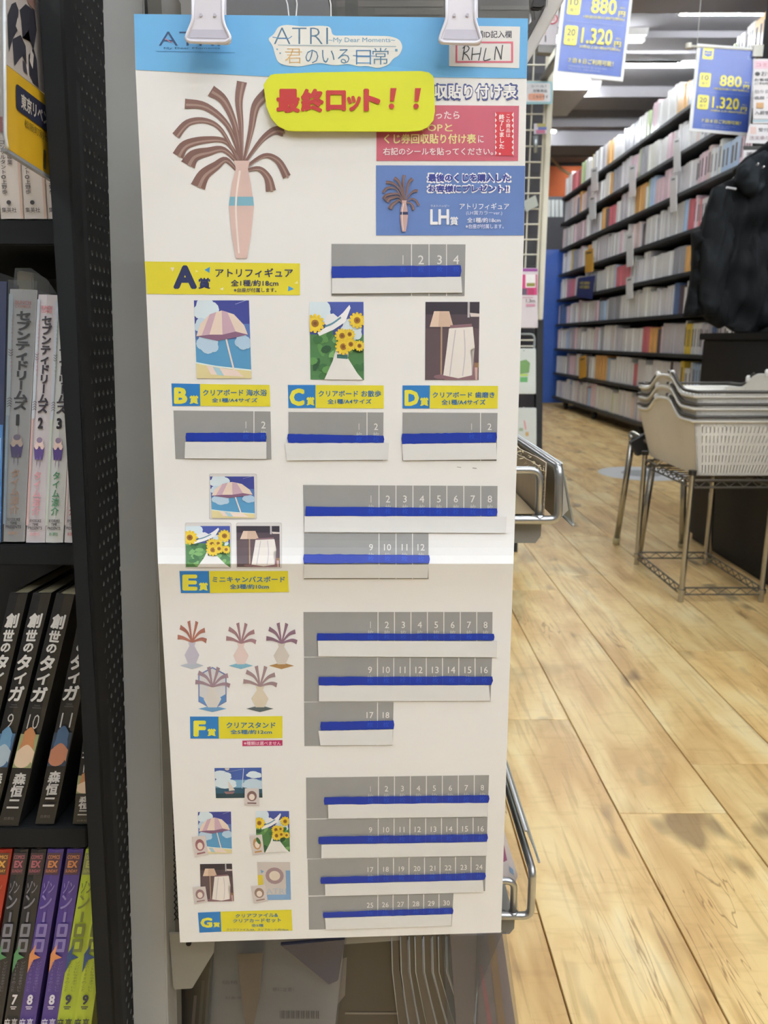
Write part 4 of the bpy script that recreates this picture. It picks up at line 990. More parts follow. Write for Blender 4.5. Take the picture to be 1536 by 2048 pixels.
strip(a[0][2]+.004, a[1][2]+.012, a[0][0]-.003, a[1][0]+.006, 'l', 'clear price strip along the lower front rail of the grey rack', EY+.022)
# cardboard liner on the upper shelf: corrugated, torn edge
zl = zU[0]; cbm = M('cardboard', 'b8ac98', .85, var=.12, scale=60, bump=.2)
cb = thing('cardboard_tray', 'grey brown corrugated cardboard tray lying on the upper rack shelf', 'tray', (.08, EY+.3, zl))
G().box((-.14, EY+.004, zl+.0005), (RX-.013, EY+.80, zl+.002)).obj('floor_liner', cbm, cb)
zt_ = EP.map([1110], [938])[0][2]
g = G(); nn = 44; torn = [zt_+.002+rnd.uniform(-.0025, .003) for _ in range(nn+1)]
xw = RX-.011
for i in range(nn):
    y0, y1 = EY+.004+.8*i/nn, EY+.004+.8*(i+1)/nn
    g.prism([(xw, y0, zl+.002), (xw, y1, zl+.002), (xw, y1, torn[i+1]), (xw, y0, torn[i])], (.0012, 0, 0))
    g.prism([(xw-.004, y0, zl+.002), (xw-.004, y1, zl+.002), (xw-.004, y1, torn[i+1]-.004), (xw-.004, y0, torn[i]-.004)], (.0012, 0, 0))
g.obj('side_wall', cbm, cb)
g = G(); 
for i in range(120):
    y = EY+.004+rnd.random()**2*.5; z = zt_+rnd.uniform(-.005, .003); x = xw-.003+rnd.uniform(-.002, .002)
    l = rnd.uniform(.001, .0035); g.add([(x, y, z), (x-rnd.uniform(0, .004), y+rnd.uniform(-.003, .003), z-l), (x+.0012, y+.001, z-l*.4), (x, y-.0008, z-.001)], [(0, 1, 2), (0, 2, 3), (0, 3, 1), (1, 3, 2)])
tag(g.obj('torn_fibres', M('torn_fibre', 'c4b490', .9), cb), kind='stuff')
pts = []
for k in range(21):
    z = zl+.003+(zt_-zl-.004)*k/20; pts.append((xw-.004+(.0045 if k % 2 else 0), EY+.0035, z))
G().tube(pts, .0005, 4).obj('fluting', M('fluting', 'b8a484', .9), cb)
pts = [(-.02+.155*k/36, EY+.0035, zl+.0012+(.0035 if k % 2 else 0)) for k in range(37)]
g = G(); g.tube(pts, .0005, 4); g.box((-.02, EY+.004, zl+.0055), (xw-.006, EY+.5, zl+.0065)); g.obj('folded_flap', M('fluting'), cb)
# white diagonal arm above the poster's right corner
am = thing('canopy_arm', 'pale grey diagonal arm beside the poster top right corner', 'arm', tuple(YPlane(.70).map([1058], [119])[0]))
slab('arm_face', [(1100, -60), (1160, -60), (1127, 2), (1066, 108), (1040, 150), (1040, 112), (1092, 12)], YPlane(.68), .012, M('arm_plastic', 'c4c2c0', .5, var=.04), am, bevel=.001)
slab('arm_edge', [(1060, -60), (1102, -60), (1093, 10), (1040, 118), (1040, 66), (1068, 38)], YPlane(.69), .01, M('arm_edge_grey', '8a8886', .5), am, bevel=.001)
slab('dark_clamp', [(1066, 0), (1075, -30), (1096, -30), (1090, 12), (1082, 17), (1062, 16)], YPlane(.672), .006, M('clamp_black', '2a2828', .4), am, bevel=.001)

# ---- wrapped goods hanging above and below the poster
def goods(name, label, q, lam, col, d=.006, mat=None, prints=(), tilt=.05, cat='packet'):
    S = Plane(lam, tilt, q[0][1]); t = thing(name, label, cat, S.map([sum(p[0] for p in q)/len(q)], [max(p[1] for p in q)])[0])
    slab('contents', q, S, d, mat or M('goods_'+col, col, .4, coat=.5, var=.12, scale=12), t, bevel=.0006)
    if prints:
        ik = Ink()
        for p in prints:
            if p[0] == 't': ik.text(p[1], p[2], p[3])
            else: ik.poly(p[1], p[2])
        ik.lay('goods_print', S, t, off=.0004, mat=PRC)
    x0 = min(p[0] for p in q)-3; x1 = max(p[0] for p in q)+3; y0 = min(p[1] for p in q)-3; y1 = max(p[1] for p in q)+3
    return t, S
goods('dark_packet', 'dark brown packet behind the poster above its left corner', R4(288, -80, 346, 40), .60, '4c4640')
goods('grey_packet', 'grey wrapped packet above the poster left of the white clip', R4(344, -80, 386, 44), .605, '8c8884')
t, S = goods('clear_packet', 'pale glossy wrapped packet between the two white clips', [(448, -80), (640, -80), (662, 30), (660, 60), (450, 60)], .60, 'a4a2a4')
slab('clear_sleeve', [(452, -80), (668, -80), (676, 60), (446, 60)], Plane(.592, .05, 0), .0005, CLEARB, t)
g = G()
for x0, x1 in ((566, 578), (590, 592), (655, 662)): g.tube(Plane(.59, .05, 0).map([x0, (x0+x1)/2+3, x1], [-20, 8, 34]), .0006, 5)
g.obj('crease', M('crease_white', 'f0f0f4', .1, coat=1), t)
t, S = goods('brown_packet', 'grey brown wrapped packet above the poster in the middle', R4(664, -80, 888, 60), .606, '6a6058', prints=[('p', R4(666, 2, 888, 14), '7c7068'), ('p', R4(690, -10, 716, 60), '585048'), ('p', R4(750, 16, 888, 30), '746a62')])
slab('clear_sleeve', R4(668, -80, 892, 60), Plane(.598, .05, 0), .0005, CLEAR, t)
t, S = goods('wrapped_packet', 'greyish wrapped packet above the poster right of the right clip', R4(948, -80, 1058, 62), .608, '8a8684', prints=[('p', R4(960, 12, 1058, 20), '9a9694')])
slab('clear_sleeve', R4(952, -80, 1060, 62), Plane(.6, .05, 0), .0005, CLEARB, t)
# below the poster
t, S = goods('barcode_packet', 'lavender grey wrapped packet with a barcode below the poster', [(428, 1866), (690, 1872), (664, 2110), (408, 2110)], .70, '8c868a', d=.02,
    prints=[('t', '価格', (444, 1960, 476, 1968), '6c6870'), ('t', '対象年齢', (450, 1992, 496, 1998), '6c6870'), ('t', '袋に注意！', (545, 1974, 588, 1982), '6c6870')] + [('p', R4(560+i*3.3, 2020, 560+i*3.3+(1.8 if i % 3 else 1), 2036), '3a383c') for i in range(24)])
slab('sleeve_fold', [(474, 1908), (526, 1906), (520, 1990), (506, 2060), (492, 2060), (482, 1990)], Plane(.69, .05, 1900), .0008, M('amber_fold', '7c6454', .3, coat=.6), t)
slab('clear_sleeve', [(424, 1862), (694, 1868), (668, 2110), (404, 2110)], Plane(.685, .05, 1900), .0005, CLEAR, t)
goods('blue_wedge_packet', 'dark navy wedge shaped packet below the poster', [(560, 1890), (690, 1878), (676, 1962), (658, 1970)], .675, '34364c', d=.004)
t, S = goods('black_packet', 'black wrapped packet below the poster in the middle', [(676, 1866), (800, 1866), (812, 2110), (650, 2110)], .72, '302d2e', d=.02, prints=[('p', [(678, 1918), (694, 1914), (690, 1990), (672, 2012)], '6a6462'), ('p', R4(690, 2024, 800, 2028), '6c6866')])
for i in range(8):
    x = 782+i*15.5+(i % 3)*2; dx = 26+i*5
    t = thing('clear_sleeve_edge', 'thin clear sleeved card, %s in the fan below the poster' % ['first from the left', 'second from the left', 'third from the left', 'fourth from the left', 'fourth from the right', 'third from the right', 'second from the right', 'last on the right'][i], 'card sleeve', tuple(Plane(.69, .05, 1900).map([x], [2100])[0]), 'fan of sleeved cards below the poster')
    S = Plane(.705-.004*i, .05, 1900)
    slab('card', [(x, 1868), (x+15, 1868), (x+17, 1944), (x+17+dx, 2110), (x+dx, 2110), (x+2, 1944)], S, .003, M('sleeved_dark_%d' % (i % 2), ['3a3536', '4a4444'][i % 2], .3, coat=.7), t)
    a = S.map([x+1, x+2, x+3, x+dx*.5, x+dx], [1872, 1905, 1942, 2030, 2110], .0008); G().tube(a, [.0007, .0008, .0007, .0003, .0002], 5).obj('sleeve_edge', M('sleeve_edge', '9a9ea2', .2, coat=1), t, smooth=True)
t, S = goods('side_packet', 'pinkish grey clear packet at the lower right of the rack', [(900, 1868), (966, 1870), (940, 2110), (916, 2110)], .668, '8c7c78', d=.004)
slab('clear_sleeve', [(884, 1868), (1004, 1868), (952, 1990), (946, 2110), (900, 2110)], Plane(.662, .05, 1900), .0005, CLEARB, t)
t, S = goods('striped_packet', 'tan and lavender wrapped packet lowest beside the floor', [(962, 1866), (1004, 1864), (1040, 2110), (950, 2110)], .672, '9c8c8c', d=.004, prints=[('p', [(975, 1868), (989, 1868), (1018, 2110), (1002, 2110)], 'b08c64'), ('p', [(958, 1930), (964, 1930), (996, 2110), (984, 2110)], 'c07c84')])
slab('clear_sleeve', [(954, 1866), (1012, 1864), (1046, 2110), (946, 2110)], Plane(.664, .05, 1900), .0005, CLEARB, t)
goods('black_stick_packet', 'dark stack of packets behind the bracket at lower left', [(352, 1880), (424, 1900), (414, 2110), (350, 2110)], .69, '22201f', d=.02, prints=[('p', [(388, 1990), (394, 1990), (384, 2110), (378, 2110)], '504c48'), ('p', [(404, 1960), (410, 1960), (398, 2110), (392, 2110)], '3c3a38')])
slab('corner_bracket', [(338, 1866), (430, 1868), (428, 1905), (384, 1978), (350, 1980), (346, 1976)], Plane(.64, .05, 1900), .002, M('bracket_warm', '85827c', .45), rk, bevel=.0006)
a = Plane(.638, .05, 1900).map([377], [1888]); G().tube([a[0], a[0]+np.array((0, .002, 0))], .0022, 12).obj('bracket_hole', M('slot_black'), rk)
# lower shelf goods seen past the poster edge
t, S = goods('purple_packet', 'white and purple wrapped packet on the lower rack shelf by the rail', [(990, 1640), (1008, 1660), (1036, 1752), (1030, 1770), (985, 1770)], .685, 'cfc8cc', d=.003, prints=[('p', [(1000, 1672), (1008, 1690), (1014, 1720), (1002, 1726), (996, 1700)], '9a5884'), ('p', [(1018, 1732), (1026, 1738), (1028, 1750), (1020, 1744)], '88a8c8')])
# ================================================================== THE POSTER
nodes = [(20, .085), (200, .085), (270, .07), (360, .045), (430, .08), (640, .075), (860, .07), (980, .09), (1040, .18), (1095, .40), (1127, .72), (1128, -.16), (1160, -.10), (1200, -.03), (1260, .03), (1480, .04), (1680, .0), (1890, .02)]
PS = Sheet(.486, nodes)
Lx = lambda y: np.interp(y, [20, 28, 140, 523, 800, 1128, 1500, 1885, 1900], [268, 268, 271, 289.5, 302, 316, 340, 360, 361])
Rx = lambda y: np.interp(y, [20, 37, 155, 470, 1126, 1500, 1865, 1900], [1056.5, 1056, 1053.5, 1048, 1027, 1014, 1002, 1001])
po = thing('prize_poster', 'long white lottery prize poster with a blue header hanging on the rack end', 'poster', tuple(PS.map([680], [1875])[0]))
ys = [28]+[r for r in PS.rows if 36 < r < 1868]+[1885]
NX = 10; V = []; Fc = []
for y in ys:
    for i in range(NX+1):
        a = i/NX; yy = y
        if y == 28: yy = 28+9*a
        if y == 1885: yy = 1885-20*a
        V.append(PS.map([Lx(yy)+(Rx(yy)-Lx(yy))*a], [yy])[0])
V = np.array(V); nv = len(V); B = V+np.array([0, .00035, 0])
for r in range(len(ys)-1):
    for i in range(NX):
        a = r*(NX+1)+i; f = (a, a+1, a+NX+2, a+NX+1); Fc.append(f); Fc.append(tuple(nv+k for k in reversed(f)))
    for i in (0, NX): a = r*(NX+1)+i; Fc.append((a, a+NX+1, nv+a+NX+1, nv+a))
for r in (0, len(ys)-1):
    for i in range(NX): a = r*(NX+1)+i; Fc.append((a, a+1, nv+a+1, nv+a))
paper = M('poster_paper', 'e9e8e7', .55, var=.012, scale=9)
obj('paper', np.vstack([V, B]), Fc, paper, po)
BL_, NV = '4a98dc', '26305c'
def lay(ik, name, off=.0002, label=None, **k):
    return ik.lay(name, PS, po, off=off, label=label, **k)
# header
ik = Ink(); ik.poly([(268, 28.3), (596, 32), (1056, 37.3), (1053.4, 157), (870, 155), (528, 153), (271.6, 140)], '6eb4e8'); ik.poly([(596, 32.5), (1055, 38), (1053.4, 155), (900, 153), (596, 100)], '68aee2')
lay(ik, 'header_band')
ik = Ink(); ik.text('ATRI', (318, 64, 440, 92), '34507c', -.012).text('My Dear Moments', (328, 95, 440, 100), '3c6490', 0).stroke([(312, 103), (470, 106)], 1, '4c84b8'); ik.stroke([(330, 78), (344, 86)], 1.5, 'c07080')
lay(ik, 'faint_title', .0004)
ik = Ink(); W1 = 'e8e6e0'
ik.poly(round_poly([(535, 78), (548, 70), (556, 54), (572, 50), (606, 54), (640, 52), (662, 54), (664, 72), (720, 72), (780, 73), (800, 80), (806, 96), (798, 112), (786, 118), (778, 130), (756, 138), (735, 132), (716, 134), (698, 128), (668, 132), (640, 126), (618, 130), (602, 134), (572, 132), (556, 126), (550, 110), (546, 92)], 9), W1)
ik.text('ATRI', (548, 56, 656, 89), '4c708c', -.018); ik.stroke([(545, 75), (558, 77), (576, 78), (584, 73)], 1.6, '4c84b8'); ik.text('~My Dear Moments~', (657, 76, 790, 88), '6c9cb8', .005)
ik.stroke([(556, 91), (792, 94)], 2, 'a8b8c0'); ik.text('君', (570, 98, 604, 128), 'd0a45c', -.012); ik.text('のいる', (611, 99, 699, 128), '4c7898', -.005); ik.text('日', (712, 101, 742, 130), '447cb0', -.012); ik.stroke([(706, 112), (750, 113)], 1.2, '447cb0'); ik.text('常', (745, 97, 777, 130), '4c7898', -.008); ik.rect(790, 99, 795, 104, '6ca0c0'); ik.rect(553, 98, 556, 101, '6ca0c0'); ik.rect(559, 106, 562, 109, '6ca0c0')
lay(ik, 'title_logo', .0004)
ik = Ink(); ik.poly([(898, 52), (1040, 54), (1038, 137), (898, 133)], 'e2e0de'); ik.text('店舗ID記入欄', (938, 62, 1023, 77), '3c3c48', .018)
for q in (R4(911, 84, 1026, 87.5), R4(911, 123, 1025, 126.5), R4(911, 84, 914.5, 126), R4(1022, 84, 1026, 126)): ik.poly(q, 'd06478')
for st_ in ([(925, 121), (927, 107), (929, 95)], [(925, 98), (932, 92), (938, 97), (934, 104), (928, 107), (934, 112), (939, 121)], [(945, 96), (944, 109), (943, 121)], [(944, 110), (960, 108)], [(962, 96), (960, 109), (957, 122)], [(972, 97), (969, 110), (968, 122), (981, 119)], [(989, 121), (990, 107), (992, 94)], [(992, 94), (998, 108), (1002, 120)], [(1002, 120), (1003, 106), (1005, 91)]):
    ik.stroke(st_, 2.0, '34383c')
lay(ik, 'shop_number_box', .0004)
# right notices
ik = Ink(); ik.text('収貼り付け表', (865, 166, 1037, 202), '48528c', .075, ); ik.text('収貼り付け表', (869, 170, 1033, 198), 'f2f0ee', .03)
lay(ik, 'sheet_heading')
ik = Ink(); ik.poly([(753, 210), (1038, 212), (1036, 322), (753, 322)], 'c25c70')
ik.text('最後になったら', (800, 222, 919, 239), 'eee0e0', .02).text('くじPOPと', (800, 247, 905, 264), 'e8dc98', .02).text('くじ券回収貼り付け表', (768, 268, 952, 288), 'e8dc98', .03).text('に', (956, 271, 967, 286), 'f0e4e4', .015).text('右記のシールを貼ってください。', (766, 296, 986, 311), 'f0e4e4', .02)
z = [(990, 225)]; 
for i in range(8): z += [(993.5, 225+87*(i+.5)/8), (989.5, 225+87*(i+1)/8)]
z += [(1027, 312)]
for i in range(8): z += [(1023, 312-87*(i+.5)/8), (1027, 312-87*(i+1)/8)]
ik.poly([(990, 225), (1027, 225), (1027, 312), (990, 312)], 'f0e4e4'); ik.poly(z, 'c83440'); ik.vtext('終了しました。', (997, 229, 1009, 311), 'f4ecec', .025, .95); ik.vtext('この商品は', (1011, 228, 1021, 276), 'f0d8d8', .015, .95)
lay(ik, 'red_notice')
ik = Ink(); ik.poly([(752, 331), (1050, 332), (1047.6, 471), (752, 471)], '5f7cb8')
ik.text('最後のくじを購入した', (853, 345, 1023, 367), 'f4f2f4', .085).text('最後のくじを購入した', (856, 348, 1020, 364), '343e90', .045).text('お客様にプレゼント!!', (853, 368, 1020, 388), 'f4f2f4', .085).text('お客様にプレゼント!!', (856, 371, 1017, 385), '343e90', .045)
ik.text('ラストハッピー', (861, 410, 899, 415), 'e8e8f0', .01).text('LH', (860, 419, 898, 450), 'f0eef0', .03).text('賞', (900, 434, 916, 451), 'f0eef0', .02).text('アトリフィギュア', (919, 407, 1018, 420), 'ecebf0', .012).text('(LH賞カラーver.)', (932, 422, 1004, 432), 'e0e0ec', .0).text('全1種/約18cm', (934, 436, 1001, 446), 'e8e8f0', .015).text('※台座が付属します。', (931, 449, 1007, 458), 'e0e0ec', .01)
def plume(ik, x, y, s, cA, cB, band, stem):
    """plain generic stand-in: a tall pale vase holding a spray of brown grasses, nothing of the printed artwork"""
    T = lambda p: [(x+a*s, y+b*s) for a, b in p]
    for p, w1, w2 in (([(128, 150), (100, 112), (60, 108), (20, 118), (4, 140)], 14, 2), ([(128, 160), (96, 128), (64, 132), (36, 140), (24, 158)], 18, 3), ([(122, 170), (100, 148), (80, 160), (56, 178), (44, 202)], 18, 3), ([(124, 150), (92, 90), (60, 70), (24, 74), (0, 100)], 10, 2), ([(128, 144), (104, 80), (60, 42), (18, 36)], 12, 2), ([(130, 150), (118, 80), (96, 30), (70, 10)], 14, 3), ([(132, 150), (130, 80), (126, 30), (132, -8)], 12, 3),
                      ([(136, 150), (150, 90), (160, 40), (184, 14)], 14, 3), ([(138, 154), (170, 110), (196, 90), (216, 92)], 12, 3), ([(138, 164), (176, 140), (204, 150), (222, 182)], 10, 3), ([(138, 170), (166, 166), (184, 184), (190, 210)], 12, 3)):
        ik.stroke(T(p), 5*s, cA, w1*1.7*s); ik.stroke(T([(a+2, b+2) for a, b in p]), 1*s, cB, w1*s*.4)
    ik.poly(T([(116, 150), (148, 150), (144, 166), (150, 196), (156, 240), (150, 300), (142, 345), (120, 345), (112, 300), (106, 240), (112, 196), (120, 166)]), stem)
    ik.poly(T([(108, 222), (154.5, 222), (156, 240), (106, 240)]), band); ik.stroke(T([(128, 170), (120, 240), (126, 335)]), 4*s, 'eee2dc', 3*s)
plume(ik, 766, 354, .32, '6c5450', '8c706c', '2c3050', 'c0a09c')
lay(ik, 'blue_notice')
ik = Ink(); plume(ik, 352, 172, 1.0, '7c5c54', 'a0867c', '7cb0c4', 'd8bcb4'); lay(ik, 'prize_picture')
# ---- A label
ik = Ink(); YL = 'dcd034'; CB = '2878bc'
ik.poly([(289.5, 523), (600, 527), (600, 590.5), (294, 588)], YL)
for t3, c3 in (([(341, 535), (349, 535), (345, 544)], 'e8dcc0'), ([(409, 540), (420, 534), (419, 546)], '3c90d0'), ([(577, 572), (588, 578), (576, 583)], '3c90d0'), ([(392, 540), (397, 543), (391, 545)], 'e8e0a0'), ([(440, 578), (447, 575), (446, 581)], 'f0ead0'), ([(589, 567), (595, 562), (596, 568)], 'e8e0a0')): ik.poly(t3, c3)
ik.text('A', (347, 531, 394, 578), NV, .05).text('賞', (397, 556, 421, 578), NV, .03).text('アトリフィギュア', (431, 537, 586, 555), NV, .02).text('全1種/約18cm', (462, 560, 557, 573), NV, .02).text('※台座が付属します。', (468, 576, 553, 585), NV, .012)
lay(ik, 'prize_label')
def label(qb, qy, ch, cb, sb, lines):
    ik = Ink(); ik.poly(qy, YL); ik.poly(qb, CB); ik.text(ch, cb, 'e0d848', .055); ik.text('賞', sb, 'e0d848', .04)
    for t, b, wt in lines: ik.text(t, b, '2468a0', wt)
    lay(ik, 'prize_label')
label([(343, 767), (400, 768), (401, 812), (345, 812)], [(400, 768), (539, 770), (541, 813), (401, 812)], 'B', (348, 775, 375, 808), (379, 791, 397, 808), [('クリアボード 海水浴', (406, 779, 534, 792), .022), ('全1種/A4サイズ', (424, 796, 515, 805), .022)])
label([(576, 770), (631, 770), (631, 816), (577, 816)], [(630, 770), (767.5, 771), (767.5, 817), (630, 816)], 'C', (579, 777, 609, 812), (613, 794, 629, 811), [('クリアボード お散歩', (637, 781, 762, 794), .022), ('全1種/A4サイズ', (655, 798, 743, 808), .022)])
label([(805, 771), (860, 771), (859, 817), (805, 817)], [(859, 771), (996, 772), (995, 817), (858, 817)], 'D', (809, 780, 838, 812), (840, 795, 857, 812), [('クリアボード 歯磨き', (865, 784, 989, 796), .022), ('全1種/A4サイズ', (883, 799, 971, 810), .022)])
label([(359, 1142), (418, 1142), (420, 1186), (362, 1186)], [(418, 1142), (576, 1142), (578, 1184), (420, 1186)], 'E', (365, 1149, 395, 1181), (398, 1165, 416, 1181), [('ミニキャンバスボード', (425, 1153, 570, 1165), .022), ('全3種/約10cm', (460, 1168, 538, 1178), .022)])
label([(380, 1433), (437, 1433), (438, 1477), (381, 1477)], [(437, 1433), (565, 1432), (565, 1476), (438, 1477)], 'F', (387, 1441, 412, 1473), (415, 1457, 432, 1472), [('クリアスタンド', (453, 1444, 551, 1456), .022), ('全5種/約12cm', (461, 1459, 544, 1468), .022)])
label([(396, 1825), (441, 1823), (443, 1863), (399, 1865)], [(440, 1823), (583, 1819), (585, 1861), (443, 1863)], 'G', (401, 1835, 425, 1855), (427, 1844, 440, 1854), [('クリアファイル&', ((471, 1828), (556, 1825), (556, 1834), (471, 1835)), .02), ('クリアカードセット', ((466, 1838), (562, 1835), (562, 1844), (466, 1845)), .02), ('全5種', (503, 1847, 527, 1853), .015), ('クリアファイル:A4、クリアカード:約10cm', (453, 1856, 577, 1861), .0)])
ik = Ink(); ik.poly([(485, 1481), (565, 1480), (565, 1491), (485, 1492)], 'b02c60'); ik.text('※種類は選べません', (488, 1482.5, 562, 1490), 'f0d4e0', .01); lay(ik, 'small_notice')
# ---- generic pictures: beach, sunflower field, dark interior
def U(q): return lambda x, y: quadpoint(q, x, y)
def cloud(ik, x, y, s, c='d8e6ee'):
    for a, b, r in ((0, 0, .10), (.09, .03, .08), (-.08, .05, .07), (.02, .07, .10), (.12, .09, .06)): ik.ell(x+a*s, y+b*s, r*s*1.3, r*s, c, 12)
def beach(q, frame=False):
    ik = Ink(warp=U(q), clip=True); ik.rect(0, 0, 1, 1, '3c4490'); ik.rect(0, .3, 1, .55, '5878b8'); ik.rect(0, .5, 1, .92, '5898c4')
    cloud(ik, .2, .08, 1.3); cloud(ik, .12, .30, .8, 'c4d8e8'); cloud(ik, .2, .5, 1.1, 'b8d0e4'); cloud(ik, .85, .5, .8, 'b0cce4')
    ik.poly([(0, .80), (.5, .87), (1, .90), (1, 1), (0, 1)], 'ddd09c'); ik.stroke([(0, .80), (.4, .85), (1, .895)], .018, 'dcecec')
    ik.stroke([(.95, 0), (.75, .05)], .006, 'a8b0d8')
    # a tilted cream beach parasol with a plum underside over a towel
    ik.stroke([(.52, .34), (.60, .62), (.70, .94)], .03, 'ecdcd4', .03)
    ik.poly([(.02, .46), (.10, .30), (.28, .18), (.50, .13), (.72, .18), (.90, .32), (.96, .44), (.74, .40), (.50, .44), (.26, .44)], 'e4d2c4'); ik.poly([(.02, .46), (.26, .44), (.50, .44), (.74, .40), (.96, .44), (.70, .48), (.40, .52)], '84607c')
    ik.poly([(.50, .13), (.60, .15), (.74, .40), (.50, .44)], 'c8a8b8'); ik.poly([(.28, .18), (.40, .15), (.26, .44), (.12, .45)], 'c8a8b8')
    ik.poly([(.18, .84), (.74, .90), (.86, .98), (.26, .95)], 'ecd8d0'); ik.poly([(.3, .855), (.42, .868), (.5, .965), (.38, .958)], 'a8ccd8')
    lay(ik, 'picture')
def flower(ik, x, y, r, asp=1.):
    ik.ell(x, y, r, r*asp, 'e8cc40', 18)
    for a in range(12): ik.ell(x+r*1.05*math.cos(a*.5236), y+r*1.05*asp*math.sin(a*.5236), r*.24, r*.24*asp, 'e4c438', 6)
    ik.ell(x, y, r*.5, r*.5*asp, '9c6c2c', 14); ik.ell(x, y, r*.25, r*.25*asp, '7a5020', 10)
def field(q, asp=.7):
    ik = Ink(warp=U(q), clip=True); ik.rect(0, 0, 1, 1, '4454a0'); ik.rect(0, .42, 1, 1, '4c7c4c'); cloud(ik, .12, .05, 1.4); cloud(ik, .75, .32, 1.1)
    for i in range(26): 
        x, y = rnd.random(), rnd.uniform(.42, 1); ik.ell(x, y, .10, .05, rnd.choice(['3c6c40', '5c9050', '2c5438', '78a868']), 8, rot=rnd.uniform(-1, 1))
    # hat on a post with white cloth: plain stand-in
    ik.poly([(.5, .56), (.66, .5), (.74, .6), (.70, .72), (.88, .92), (.98, 1), (.26, 1), (.42, .76)], 'e4e2e0'); ik.stroke([(.50, .70), (.70, .71)], .05, '40706c')
    ik.poly([(.18, .44), (.14, .40), (.36, .30), (.62, .14), (.74, .04), (.76, .08), (.66, .26), (.44, .36)], 'eeeef0'); ik.poly([(.26, .28), (.32, .17), (.44, .15), (.56, .22), (.38, .33)], 'e6e6ea'); ik.stroke([(.28, .32), (.42, .28), (.58, .2)], .025, '5c8ca0')
    for x, y, r in ((.10, .28, .14), (.88, .24, .12), (.60, .44, .11), (.74, .42, .08), (.62, .58, .12), (.76, .55, .09), (.92, .57, .08)): flower(ik, x, y, r, asp)
    lay(ik, 'picture')
def room(q):
    ik = Ink(warp=U(q), clip=True); ik.rect(0, 0, 1, 1, '4c4048'); ik.rect(0, .34, 1, 1, '5a4a50'); ik.rect(.0, 0, 1, .16, '342e38'); ik.rect(.78, 0, .82, .2, 'b8b4b8'); ik.poly([(.82, .14), (1, .15), (1, .19), (.84, .19)], 'd8ccc8'); ik.rect(.76, .84, .98, 1, 'c4a49c'); ik.rect(.70, .78, 1, .84, '8c6c4c'); ik.rect(.785, .80, .80, 1, 'e0dcdc')
    # a white cloth over a chair beside a tan standing lamp
    ik.stroke([(.30, .30), (.30, .95)], .03, 'a88c74', .03, False); ik.poly([(.16, .12), (.44, .12), (.52, .32), (.08, .32)], 'ccb09c'); ik.poly([(.16, .12), (.26, .12), (.24, .32), (.08, .32)], 'dcc4b0'); ik.ell(.30, .96, .14, .03, '84646c', 12)
    ik.poly([(.46, .30), (.86, .28), (.90, .56), (.94, 1), (.36, 1), (.42, .62)], '84646c')
    ik.poly([(.44, .34), (.88, .32), (.92, .58), (.84, .62), (.88, .94), (.62, .98), (.34, .94), (.40, .60)], 'e6e0da'); ik.stroke([(.56, .36), (.50, .7), (.46, .95)], .02, 'c4bcc4'); ik.stroke([(.72, .36), (.74, .66), (.70, .95)], .02, 'c8c0c8')
    lay(ik, 'picture')
def card(ik, q, c0='d0c8c8', c1='7c6060'):
    old = ik.warp; ik.warp = U(q); ik.rect(0, 0, 1, 1, c0); ik.ell(.5, .45, .34, .30, c1, 14); ik.ell(.5, .5, .2, .18, 'e4d8d0', 12); ik.rect(.2, .82, .8, .9, c1); ik.warp = old
beach([(388, 601), (498, 601), (503, 757), (394, 757)]); field([(619, 604), (727, 604), (728, 760), (621, 759)]); room([(851, 604), (959, 604), (957, 760), (850, 760)])
for q in (R4(419, 948, 513, 1038), R4(371, 1046, 462, 1136), R4(473, 1046, 563, 1136)):
    ik = Ink(); ik.poly(round_poly([(q[0][0]-.7, q[0][1]-.7), (q[1][0]+.7, q[1][1]-.7), (q[2][0]+.7, q[2][1]+.7), (q[3][0]-.7, q[3][1]+.7)], 4), 'b8b4b4'); ik.poly(round_poly(q, 4), 'd6d3d2'); lay(ik, 'canvas_frame', .00012)
beach([(420, 953), (508, 953), (510, 1036), (424, 1036)]); field([(371, 1052), (460, 1052), (461, 1134), (372, 1134)], 1.); room([(473, 1052), (559, 1052), (560, 1134), (474, 1134)])
def stand(x, y, w, h, base, dress, hair, hexa=False):
    T = [(x, y), (x+w, y), (x+w, y+h), (x, y+h)]; ik = Ink(warp=U(T))
    if hexa: ik.poly([(.12, .2), (.5, .04), (.88, .2), (.88, .78), (.5, .95), (.12, .78)], '7080b0'); ik.poly([(.15, .22), (.5, .07), (.85, .22), (.85, .76), (.5, .92), (.15, .76)], 'd0d0d4'); ik.poly([(.15, .66), (.5, .78), (.85, .62), (.85, .76), (.5, .92), (.15, .76)], '5c8cc4')
    ik.poly([(.12, .93), (.5, .86), (.88, .93), (.5, 1.)], base)
    ik.poly([(.38, .46), (.62, .46), (.58, .54), (.74, .72), (.62, .90), (.38, .90), (.26, .72), (.42, .54)], dress)
    for p in ([(.5, .46), (.34, .26), (.12, .16)], [(.5, .46), (.44, .2), (.40, .04)], [(.5, .46), (.60, .22), (.66, .05)], [(.5, .46), (.72, .28), (.92, .22)], [(.5, .46), (.24, .38), (.04, .36)], [(.5, .46), (.8, .4), (.97, .44)]): ik.stroke(p, .03, hair, .10)
    lay(ik, 'acrylic_stand_print')
stand(353, 1238, 62, 100, 'b4bcc8', 'c0bccc', 'a46c60'); stand(450, 1242, 64, 96, '7cb0c8', 'e0ccc8', '9c7880'); stand(530, 1242, 66, 96, 'a07c50', 'd0c8c0', '86687c'); stand(388, 1330, 74, 94, '6c9cc8', 'd4d0cc', '98808c', True); stand(484, 1328, 72, 96, '586468', 'd8ccb8', '9c8488')
